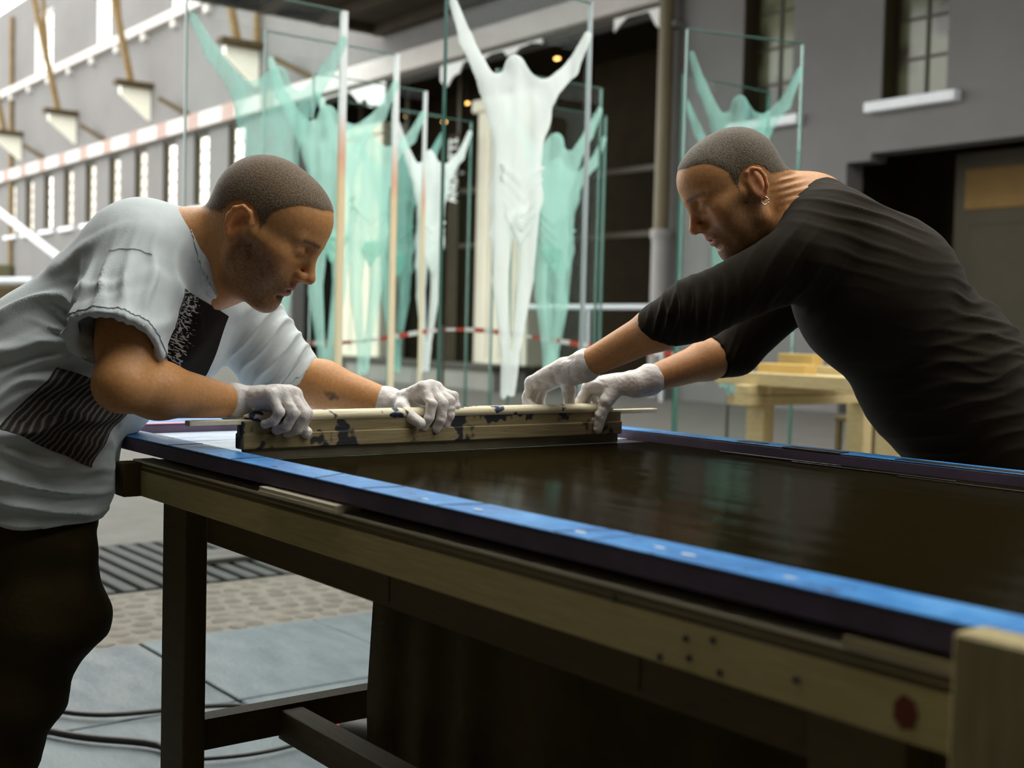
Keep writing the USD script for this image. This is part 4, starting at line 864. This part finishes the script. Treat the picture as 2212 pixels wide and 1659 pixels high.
def off_frame(v, gap=.001):
    """cloth and skin rest against the screen frame instead of passing into it"""
    y0, z1 = SY0 - .001 - gap, SZ1 + .002 + gap
    m = (v[:, 0] < -2.2) & (v[:, 1] > y0) & (v[:, 2] > .90) & (v[:, 2] < z1)
    side = m & ((v[:, 1] - y0) < (z1 - v[:, 2])); v = np.array(v)
    v[side, 1] = y0; v[m & ~side, 2] = z1
    return v

def hairline(nape, front, recede, x0=.045):
    def m(q):
        x, y, z = q.T; ay = np.abs(y)
        g1 = (z - front) - 1.1 * (x - x0) - recede * np.clip(ay - .030, 0, .03) * np.clip((x - .0) / .04, 0, 1)
        g2 = np.where(ay > .05, np.minimum(.020 - x, z + .012), -1)
        g3 = z - (nape - .35 * np.clip(-x - .02, 0, .1))
        side = np.where((x > -.02) & (ay > .05), z + .02, g3)
        return np.minimum(np.maximum(g1, g2) / .022 + .45, np.maximum(g3, np.minimum(side, .02 - np.abs(x - .012) * 1.2)) / .03 + .45)
    return m

def scalp(v, f, n, HR, HO, sc, line):
    """the close-cropped hair: the scalp part of the skin lifted off, fading out at its edge"""
    q = ((v - HO) @ HR) / sc
    m = line(q)
    ear = (np.abs(q[:, 1]) > .066) & (vlen((q - np.array([-.012, 0, .006])) * np.array([1, 0, 1])) < .036)
    m = np.where(ear, -1, m)
    used, ff = clip_mesh(v, f, m > 0.0)
    fade = np.clip(m[used], 0, 1)
    vv = v[used] + n[used] * (0.0004 + 0.0012 * np.clip(fade * 1.2, 0, 1))[:, None]
    return vv, ff, np.stack([0.20 + 1.0 * fade, fade, fade], 1)

def fold_field(v, seeds):
    out = np.zeros(len(v))
    for (c, axis, per, amp, rad) in seeds:
        q = v - c; r = vlen(q); axis = axis / np.linalg.norm(axis)
        s = q @ axis + 0.35 * per * (meshkit.noise(v * 14, 2) - 0.5) * 2
        out += amp * (2.6 * (0.5 + 0.5 * np.sin(2 * np.pi * s / per)) ** 3 - 0.8) * np.exp(-(r / rad) ** 2)
    return out

# ================================================================= man in the white T-shirt (left)
def man_white():
    t = thing('person', 'man with cropped hair in a stained white T-shirt and gloves, bending from the left', 'person', (*at(-10, 1000, 2.3)[:2], 0))
    pit, yaw = math.radians(37), math.radians(9); sc = 1.035
    fwd = math.cos(pit) * (math.cos(yaw) * CR - math.sin(yaw) * _F) - math.sin(pit) * CU
    lef = math.cos(yaw) * _F + math.sin(yaw) * CR; lef = lef + 0.06 * CU; lef -= (lef @ fwd) * fwd; lef /= np.linalg.norm(lef)
    HR = np.stack([fwd, lef, np.cross(fwd, lef)], 1)
    HO = at(690, 538, 2.17) - sc * HR @ np.array([.101, 0, .043])
    C7 = at(415, 545, 2.23); RS, LS = at(305, 578, 2.16), at(500, 655, 2.46)
    RE, RW = at(262, 830, 2.03), at(530, 873, 2.25)
    LE, LW = at(632, 812, 2.52), at(866, 880, 2.50)
    neck = [Cone(HO + sc * HR @ np.array([-.030, 0, -.010]), C7, .058, .066, .03), Cone(HO + sc * HR @ np.array([.022, 0, -.070]), at(470, 610, 2.26), .040, .050, .03)]
    N = [at(312, 558, 2.22), at(290, 650, 2.28), at(120, 795, 2.28), at(15, 935, 2.25), at(70, 1040, 2.235)]
    Fr = [at(440, 605, 2.42), at(350, 685, 2.42), at(170, 825, 2.42), at(45, 945, 2.42), at(100, 1030, 2.40)]
    RH_, LH_ = at(20, 1010, 2.27), at(-10, 1010, 2.46)
    RK, LK = at(105, 1335, 2.22), at(10, 1370, 2.48)
    RA, LA = at(-150, 2030, 2.27), at(-170, 1960, 2.52); RA[2] = LA[2] = 0.10
    ha = dict(W=RW + np.array([0, 0, .010]), a=(.88, .47, .12), n=(-.16, -.08, 1), right=True, curl=[(60, 62, 34), (58, 68, 38), (58, 70, 40), (60, 70, 40)], thumb=[(.6, .55, -.5), (.7, .1, -.7), (.7, -.2, -.6)], splay=.05)
    hb = dict(W=LW + np.array([0, 0, .006]), a=(.86, .30, .40), n=(-.42, -.05, .9), right=False, curl=[(70, 48, 25), (66, 50, 28), (58, 52, 30), (36, 62, 40)], thumb=[(.45, .7, -.45), (.6, .3, -.7), (.6, -.1, -.7)], splay=.10)
    body = [p.move(HR, HO, sc) for p in head_prims()] + neck
    body += [Cone(N[i], N[i + 1], *r, .05) for i, r in enumerate([(.075, .105), (.105, .105), (.105, .115)])] + [Cone(Fr[i], Fr[i + 1], *r, .05) for i, r in enumerate([(.075, .10), (.10, .10), (.10, .115)])]
    body += [Cone(N[i], Fr[i], .09, .09, .05) for i in range(4)] + [Cone(C7, N[0], .06, .07, .04), Cone(C7, Fr[0], .06, .07, .04)]
    ra = arm(RS, RE, RW, .056, .043, .047, .026); la = arm(LS, LE, LW, .056, .043, .047, .026)
    body += ra + la
    for H, K, A in ((RH_, RK, RA), (LH_, LK, LA)): body += [Cone(H, K, .085, .058, .04), Cone(K, A, .055, .036, .03), Cone(A, A + np.array([.10, .06, -.06]), .036, .03, .02)]
    hp = hand_prims(**ha) + hand_prims(**hb)
    v, f = biggest(*sculpt(body + hp, 0.0036)); v, f = relax(v, f, 2); v = off_frame(v, .003)
    n = normals_of(v, f)
    tint = skin_tint(v, HR, HO, sc, (0.56, 0.265, 0.095), (0.56, 0.16, 0.06), (0.36, 0.13, 0.085), 0.85, [(at(716, 864, 2.45), .024), (at(704, 850, 2.45), .016), (at(797, 872, 2.45), .018), (at(790, 858, 2.46), .009)])
    part(t, 'body', (v, f), 'skin', True, tint=tint)
    line = hairline(.018, .082, .5, .054)
    hv, hf, ht = scalp(v, f, n, HR, HO, sc, line)
    part(t, 'hair', (hv, hf), 'hair_brown', True, tint=ht)
    # gloves, one for each hand
    for nm, hd, E_, W_ in (('r', ha, RE, RW), ('l', hb, LE, LW)):
        u = (E_ - W_) / np.linalg.norm(E_ - W_); P = hand_prims(**hd) + [Cone(W_ + u * .028, W_, .0315, .027, .012), Cone(W_ + u * .030, W_ + u * .026, .0335, .033, .004)]
        P += [Cone(W_ + u * .075, W_ + u * .022, .027, .024, .004, 's')]
        gv, gf = sculpt(P, 0.0022, grow=0.0016); gv, gf = relax(gv, gf, 1)
        gn = normals_of(gv, gf); gv = gv + gn * (0.0011 * np.sin(170 * (gv @ np.array([.5, .4, .8])) + 8 * meshkit.noise(gv * 60, 1)))[:, None] * np.clip(meshkit.noise(gv * 30, 7) * 1.6 - .4, 0, 1)[:, None]
        part(t, 'glove', (gv, gf), 'latex', True)
    # T-shirt
    g = 0.0
    S = [Cone(N[i], N[i + 1], *r, .06) for i, r in enumerate([(.094, .132), (.132, .136), (.136, .142), (.142, .130)])] + [Cone(Fr[i], Fr[i + 1], *r, .06) for i, r in enumerate([(.090, .128), (.128, .120), (.120, .134), (.134, .108)])]
    S += [Cone(N[i], Fr[i], r, r, .06) for i, r in enumerate((.085, .125, .128, .138, .12))]
    S += [Cone(C7 - .012 * CU, N[0], .066, .085, .05), Cone(C7 - .012 * CU, Fr[0], .066, .085, .05)]
    RHm, LHm = at(246, 738, 2.045), at(612, 812, 2.53)
    ax = (RHm - RS) / np.linalg.norm(RHm - RS); al = (LHm - LS) / np.linalg.norm(LHm - LS)
    RM = RS * .55 + RHm * .45
    S += [Cone(RS, RM, .088, .084, .04), Cone(RM, RHm + ax * .05, .084, .080, .006), Cone(LS, LHm + al * .05, .080, .076, .02)]
    # openings: neck, sleeves, hem
    nk0 = HO + sc * HR @ np.array([-.015, 0, -.040]); nk1 = C7 + (C7 - nk0) * 0.0
    S += [Cone(RHm + ax * .30, RHm + ax * .301, .30, .30, .003, 's'), Cone(RHm - ax * .03, RHm + ax * .1, .062, .066, .004, 's'),
          Cone(LHm + al * .30, LHm + al * .301, .30, .30, .003, 's'), Cone(LHm - al * .03, LHm + al * .1, .058, .062, .004, 's')]
    ncl = at(462, 545, 2.23)
    S += [Ell(ncl, (.088, .066, .066), A=frame(HO - C7, (0, 0, 1)), k=.006, op='s')]
    hd_ = CU * .96 + CR * .12; hd_ /= np.linalg.norm(hd_); hc = at(110, 1092, 2.30)
    S += [Cone(hc - hd_, hc - hd_, 1.0, 1.0, .004, 's')]
    v, f = biggest(*sculpt(S, 0.0045)); v, f = relax(v, f, 4)
    n = normals_of(v, f)
    fold = fold_field(v, [(at(215, 660, 2.05), CR * .95 - CU * .1, .036, .0030, .09), (at(150, 690, 2.12), CR * .3 + CU * 1, .030, .005, .05), (at(330, 660, 2.08), CR * .95 + CU * .1, .034, .0038, .09), (at(60, 770, 2.1), CR * -.15 + CU, .075, .008, .17), (at(140, 860, 2.1), CR * -.3 + CU, .055, .006, .14),
                          (at(590, 745, 2.4), CR * .75 - CU * .65, .030, .006, .10), (at(110, 1060, 2.15), CR * .3 + CU, .040, .007, .10), (at(450, 640, 2.2), CR, .035, .0035, .07)])
    w = meshkit.fbm(v * np.array([7, 7, 5]), 2, 11) - 0.5
    v = off_frame(v + n * (fold + 0.005 * w)[:, None])
    n = normals_of(v, f)
    part(t, 't_shirt', (v, f), 'shirt_white', True)
    def trim(name, m, lift):
        used, ff = clip_mesh(v, f, m)
        if len(ff): part(t, name, (v[used] + n[used] * lift, ff), 'shirt_white', True)
    ecol = Ell(ncl, (.088, .066, .066), A=frame(HO - C7, (0, 0, 1)))
    trim('collar', (ecol.d(v) < .020) & (ecol.d(v) > .001), .0018)
    for R_, a_, S_ in ((RHm, ax, RS), (LHm, al, LS)):
        s_ = (v - R_) @ a_; rr_ = vlen(v - R_ - s_[:, None] * a_)
        trim('sleeve_hem', (s_ > -.026) & (s_ < -.0005) & (rr_ < .097) & (rr_ > .05) & (n @ a_ < .6), .0016)
    sp_ = np.array([(232, 537), (262, 533), (292, 534), (328, 547)]); vp = project(v); pts = []
    for p_ in resample(sp_, 14):
        c_ = np.nonzero((vlen(vp[:, :2] - p_) < 7) & ((n @ _F) < 0))[0]
        if len(c_): i_ = c_[np.argmin(vp[c_, 2])]; pts.append(v[i_] + n[i_] * .001)
    if len(pts) > 4: part(t, 'shoulder_seam', tube(resample(np.array(pts), 30), .0006, 6), 'seam_grey', True)
    # hems and seams
    def ring(c, axis, r, tilt=0):
        A = frame(axis, (0.1, 0.2, 1)); an = np.linspace(0, 2 * np.pi, 48, endpoint=False)
        return c + r * (np.cos(an)[:, None] * A[:, 1] + np.sin(an)[:, None] * A[:, 2])
    # prints on the cloth: the patch of cloth is cut from the shirt and laid a hair above it
    def patch(name, quad, mat, lab, dmax):
        """quad: four points on the chest; the cloth inside that outline (seen square on) becomes the printed patch"""
        o = quad[0]; U_ = quad[1] - quad[0]; V_ = quad[3] - quad[0]; nn = np.cross(U_, V_); nn /= np.linalg.norm(nn)
        if nn @ _F > 0: nn = -nn
        A = np.linalg.pinv(np.stack([U_, V_], 1)); q = (v - o) @ A.T
        m = (np.abs(q - .5).max(1) < .6) & (n @ nn > 0.05) & (np.abs((v - o) @ nn) < dmax)
        used, ff = clip_mesh(v, f, m)
        if len(ff): part(t, name, (v[used] + n[used] * .0012, ff), mat, True, uv=q[used], label=lab)
    patch('shirt_print', [at(352, 612, 2.15), at(522, 690, 2.30), at(470, 840, 2.36), at(345, 800, 2.18)], 'shirt_print', 'black scrawled print on the chest', 0.25)
    patch('shirt_print', [at(28, 922, 2.05), at(140, 790, 2.12), at(330, 880, 2.25), at(215, 1010, 2.15)], 'shirt_stripes', 'dark striped patch low on the shirt', 0.25)
    # trousers and shoes
    RH_, LH_ = RH_ - CU * .07 + CR * .035, LH_ - CU * .07 + CR * .035
    Tp = [Cone(RH_, RK, .108, .092, .04), Cone(LH_, LK, .115, .092, .04), Cone(RH_, LH_, .10, .10, .05), Cone(RK, RA + np.array([0, 0, .06]), .088, .075, .03), Cone(LK, LA + np.array([0, 0, .06]), .088, .075, .03), Cone(RH_ + CU * .02, LH_ + CU * .02, .085, .085, .04),
          Ell(at(140, 1250, 2.22), (.075, .06, .11), k=.03)]
    v2, f2 = biggest(*sculpt(Tp, 0.009)); v2, f2 = relax(v2, f2, 3); n2 = normals_of(v2, f2)
    v2 = v2 + n2 * (0.022 * (meshkit.fbm(v2 * np.array([6, 6, 11]), 3, 5) - .5) + 0.007 * np.sin(v2[:, 2] * 46 + 5 * meshkit.noise(v2 * 7, 3)))[:, None]
    v2[:, 2] = np.maximum(v2[:, 2], 0.05)
    part(t, 'trousers', (v2, f2), 'trousers_dark', True)
    for A in (RA, LA):
        A0 = A * np.array([1, 1, 0]); sv, sf = sculpt([Cone(A0 + [0, 0, .055], A0 + np.array([.13, .075, .045]), .050, .042, .03), Cone(A0 + [0, 0, .05], A0 + [0, 0, .12], .05, .048, .02)], 0.008)
        sv[:, 2] = np.maximum(sv[:, 2], 0.004); part(t, 'shoe', (sv, sf), 'shoe', True)
    return t

# ================================================================= man in black (right)
def man_black():
    t = thing('person', 'man with earring in a black long-sleeved top and gloves, leaning in from the right', 'person', (*at(2150, 1000, 2.6)[:2], 0))
    pit, yaw = math.radians(33), math.radians(10); sc = 1.0
    fwd = math.cos(pit) * (-math.cos(yaw) * CR - math.sin(yaw) * _F) - math.sin(pit) * CU
    lef = -math.cos(yaw) * _F + math.sin(yaw) * CR; lef -= (lef @ fwd) * fwd; lef /= np.linalg.norm(lef)
    HR = np.stack([fwd, lef, np.cross(fwd, lef)], 1)
    HO = at(1484, 440, 2.45) - sc * HR @ np.array([.101, 0, .043])
    C7 = at(1752, 455, 2.52); LS, RS = at(1745, 555, 2.38), at(1752, 592, 2.70)
    LE, LW = at(1500, 668, 2.44), at(1232, 806, 2.60)
    RE, RW = at(1588, 757, 2.80), at(1370, 832, 2.686)
    neck = [Cone(HO + sc * HR @ np.array([-.034, 0, -.008]), C7, .058, .066, .03), Cone(HO + sc * HR @ np.array([.022, 0, -.070]), at(1705, 520, 2.55), .040, .052, .03)]
    N = [at(1795, 525, 2.44), at(1890, 632, 2.46), at(2036, 815, 2.50), at(2125, 950, 2.52)]
    Fr = [at(1800, 560, 2.70), at(1895, 645, 2.70), at(2040, 825, 2.72), at(2120, 955, 2.74)]
    ha = dict(W=LW + np.array([-.012, 0, .012]), a=(-.86, -.24, -.45), n=(-.40, -.1, .9), right=False, curl=[(44, 50, 30), (44, 52, 32), (46, 54, 34), (48, 54, 34)], thumb=[(.5, .55, -.6), (.5, .2, -.85), (.35, .0, -1)], splay=.03)
    hb = dict(W=RW + np.array([-.012, 0, .008]), a=(-.80, -.56, -.16), n=(-.15, -.1, 1), right=True, curl=[(50, 58, 30), (54, 60, 32), (56, 60, 34), (58, 60, 34)], thumb=[(.62, .34, -.65), (.45, .15, -.9), (.35, .05, -1.0)], splay=.04)
    body = [p.move(HR, HO, sc) for p in head_prims()] + neck
    body += [Cone(N[i], N[i + 1], *r, .05) for i, r in enumerate([(.075, .11), (.11, .11), (.11, .115)])] + [Cone(Fr[i], Fr[i + 1], *r, .05) for i, r in enumerate([(.075, .11), (.11, .11), (.11, .115)])]
    body += [Cone(N[i], Fr[i], .10, .10, .05) for i in range(4)] + [Cone(C7, N[0], .06, .07, .04), Cone(C7, Fr[0], .06, .07, .04)]
    body += arm(LS, LE, LW, .052, .040, .043, .025) + arm(RS, RE, RW, .052, .040, .043, .025)
    LH_, RH_ = at(2140, 1010, 2.52), at(2150, 1010, 2.74)
    LA, RA = LH_ + CR * .06, RH_ + CR * .10; LK = LH_ * .5 + LA * .5; RK = RH_ * .5 + RA * .5
    LA[2] = RA[2] = .10; LK[2] = RK[2] = .50; LK -= CR * .02
    for H, K, A in ((RH_, RK, RA), (LH_, LK, LA)): body += [Cone(H, K, .088, .058, .04), Cone(K, A, .055, .036, .03), Cone(A, A + np.array([-.09, -.07, -.06]), .036, .03, .02)]
    hp = hand_prims(**ha) + hand_prims(**hb)
    v, f = biggest(*sculpt(body + hp, 0.0036)); v, f = relax(v, f, 2)
    q = ((v - HO) @ HR) / sc; n = normals_of(v, f)
    # creases in the bent-back neck
    wk = np.exp(-((q[:, 0] + .085) / .030) ** 2) * np.clip((-.005 - q[:, 2]) / .01, 0, 1) * (vlen(q) < .2)
    v = v + n * (0.0022 * np.sin((q[:, 2] - 0.3 * q[:, 0]) * 2 * np.pi / .0145) * wk)[:, None]
    n = normals_of(v, f)
    tint = skin_tint(v, HR, HO, sc, (0.53, 0.252, 0.095), (0.53, 0.15, 0.06), (0.34, 0.13, 0.09), 0.6, None)
    part(t, 'body', (v, f), 'skin', True, tint=tint)
    line = hairline(.024, .086, .62, .056)
    hv, hf, ht = scalp(v, f, n, HR, HO, sc, line)
    part(t, 'hair', (hv, hf), 'hair_grey', True, tint=ht)
    for hd, E_, W_ in ((ha, LE, LW), (hb, RE, RW)):
        u = (E_ - W_) / np.linalg.norm(E_ - W_); P = hand_prims(**hd) + [Cone(W_ + u * .038, W_, .0315, .027, .012), Cone(W_ + u * .040, W_ + u * .036, .0335, .033, .004)]
        P += [Cone(W_ + u * .085, W_ + u * .032, .027, .024, .004, 's')]
        gv, gf = sculpt(P, 0.0022, grow=0.0016); gv, gf = relax(gv, gf, 1)
        gn = normals_of(gv, gf); gv = gv + gn * (0.0011 * np.sin(170 * (gv @ np.array([.5, .4, .8])) + 8 * meshkit.noise(gv * 60, 1)))[:, None] * np.clip(meshkit.noise(gv * 30, 7) * 1.6 - .4, 0, 1)[:, None]
        part(t, 'glove', (gv, gf), 'latex', True)
    # ear ring in the near (left) ear
    ear = HO + sc * HR @ np.array([-.006, .0825, -.030]); an = np.linspace(0, 2 * np.pi, 28, endpoint=False)
    rp = ear + .0075 * (np.cos(an)[:, None] * HR[:, 0] + np.sin(an)[:, None] * HR[:, 2])
    part(t, 'earring', tube(rp, .0013, 8, closed=True), 'metal_ring', True, label='small silver hoop')
    # top
    S = [Cone(N[i], N[i + 1], *r, .06) for i, r in enumerate([(.098, .144), (.144, .146), (.146, .135)])] + [Cone(Fr[i], Fr[i + 1], *r, .06) for i, r in enumerate([(.092, .138), (.138, .142), (.142, .135)])]
    S += [Cone(N[i], Fr[i], r, r, .06) for i, r in enumerate((.086, .136, .142, .138))]
    S += [Cone(C7 - .006 * CU, N[0], .068, .09, .05), Cone(C7 - .006 * CU, Fr[0], .068, .09, .05)]
    al, ar = (LW - LE) / np.linalg.norm(LW - LE), (RW - RE) / np.linalg.norm(RW - RE)
    LC, RC = LE + (LW - LE) * .36, RE + (RW - RE) * .20
    S += [Cone(LS, LE, .072, .057, .04), Cone(LE, LC + al * .03, .056, .046, .03), Cone(RS, RE, .068, .054, .03), Cone(RE, RC + ar * .03, .054, .047, .02)]
    for c, a_ in ((LC, al), (RC, ar)):
        S += [Cone(c + a_ * .25, c + a_ * .251, .25, .25, .003, 's')]
    ncl = at(1706, 448, 2.50)
    S += [Ell(ncl, (.086, .063, .063), A=frame(HO - C7, (0, 0, 1)), k=.006, op='s')]
    v, f = biggest(*sculpt(S, 0.0045)); v, f = relax(v, f, 4); n = normals_of(v, f)
    fold = fold_field(v, [(at(1880, 470, 2.35), CR * .3 + CU, .030, .002, .10), (at(2120, 700, 2.4), CR * .1 + CU, .032, .0022, .13), (at(2100, 830, 2.4), CR * -.25 + CU, .04, .003, .14), (at(1500, 660, 2.36), CR, .024, .0035, .07), (at(1690, 600, 2.35), CR * .8 - CU * .5, .035, .002, .09), (at(1440, 690, 2.4), CR * .9 - CU * .3, .018, .003, .05), (at(1570, 770, 2.7), CR * .9 - CU * .3, .018, .003, .05)])
    v = v + n * (fold + 0.005 * (meshkit.fbm(v * 8, 2, 21) - .5))[:, None]
    part(t, 'black_top', (v, f), 'shirt_black', True)
    Tp = [Cone(RH_, RK, .118, .09, .04), Cone(LH_, LK, .118, .09, .04), Cone(RH_ + CU * .04, LH_ + CU * .04, .128, .128, .05), Cone(RK, RA + [0, 0, .06], .085, .075, .03), Cone(LK, LA + [0, 0, .06], .085, .075, .03)]
    v2, f2 = biggest(*sculpt(Tp, 0.009)); v2, f2 = relax(v2, f2, 3); n2 = normals_of(v2, f2)
    v2 = v2 + n2 * (0.016 * (meshkit.fbm(v2 * np.array([6, 6, 11]), 3, 6) - .5))[:, None]; v2[:, 2] = np.maximum(v2[:, 2], 0.05)
    part(t, 'trousers', (v2, f2), 'trousers_dark', True)
    cv = ring_band(C7, HO, at(1719, 449, 2.51))
    part(t, 'undershirt_collar', cv, 'undershirt', True, label='white collar edge')
    for A in (RA, LA):
        A0 = A * np.array([1, 1, 0]); sv, sf = sculpt([Cone(A0 + [0, 0, .055], A0 + np.array([-.12, -.09, .045]), .050, .042, .03), Cone(A0 + [0, 0, .05], A0 + [0, 0, .12], .05, .048, .02)], 0.008)
        sv[:, 2] = np.maximum(sv[:, 2], 0.004); part(t, 'shoe', (sv, sf), 'shoe', True)
    return t
def ring_band(C7, HO, c):
    A = frame(HO - C7, (0, 0, 1)); an = np.linspace(0, 2 * np.pi, 60, endpoint=False)
    p = c + .0645 * (np.cos(an)[:, None] * A[:, 1] + np.sin(an)[:, None] * A[:, 2])
    return tube(p, .004, 8, closed=True)
man_white()
man_black()
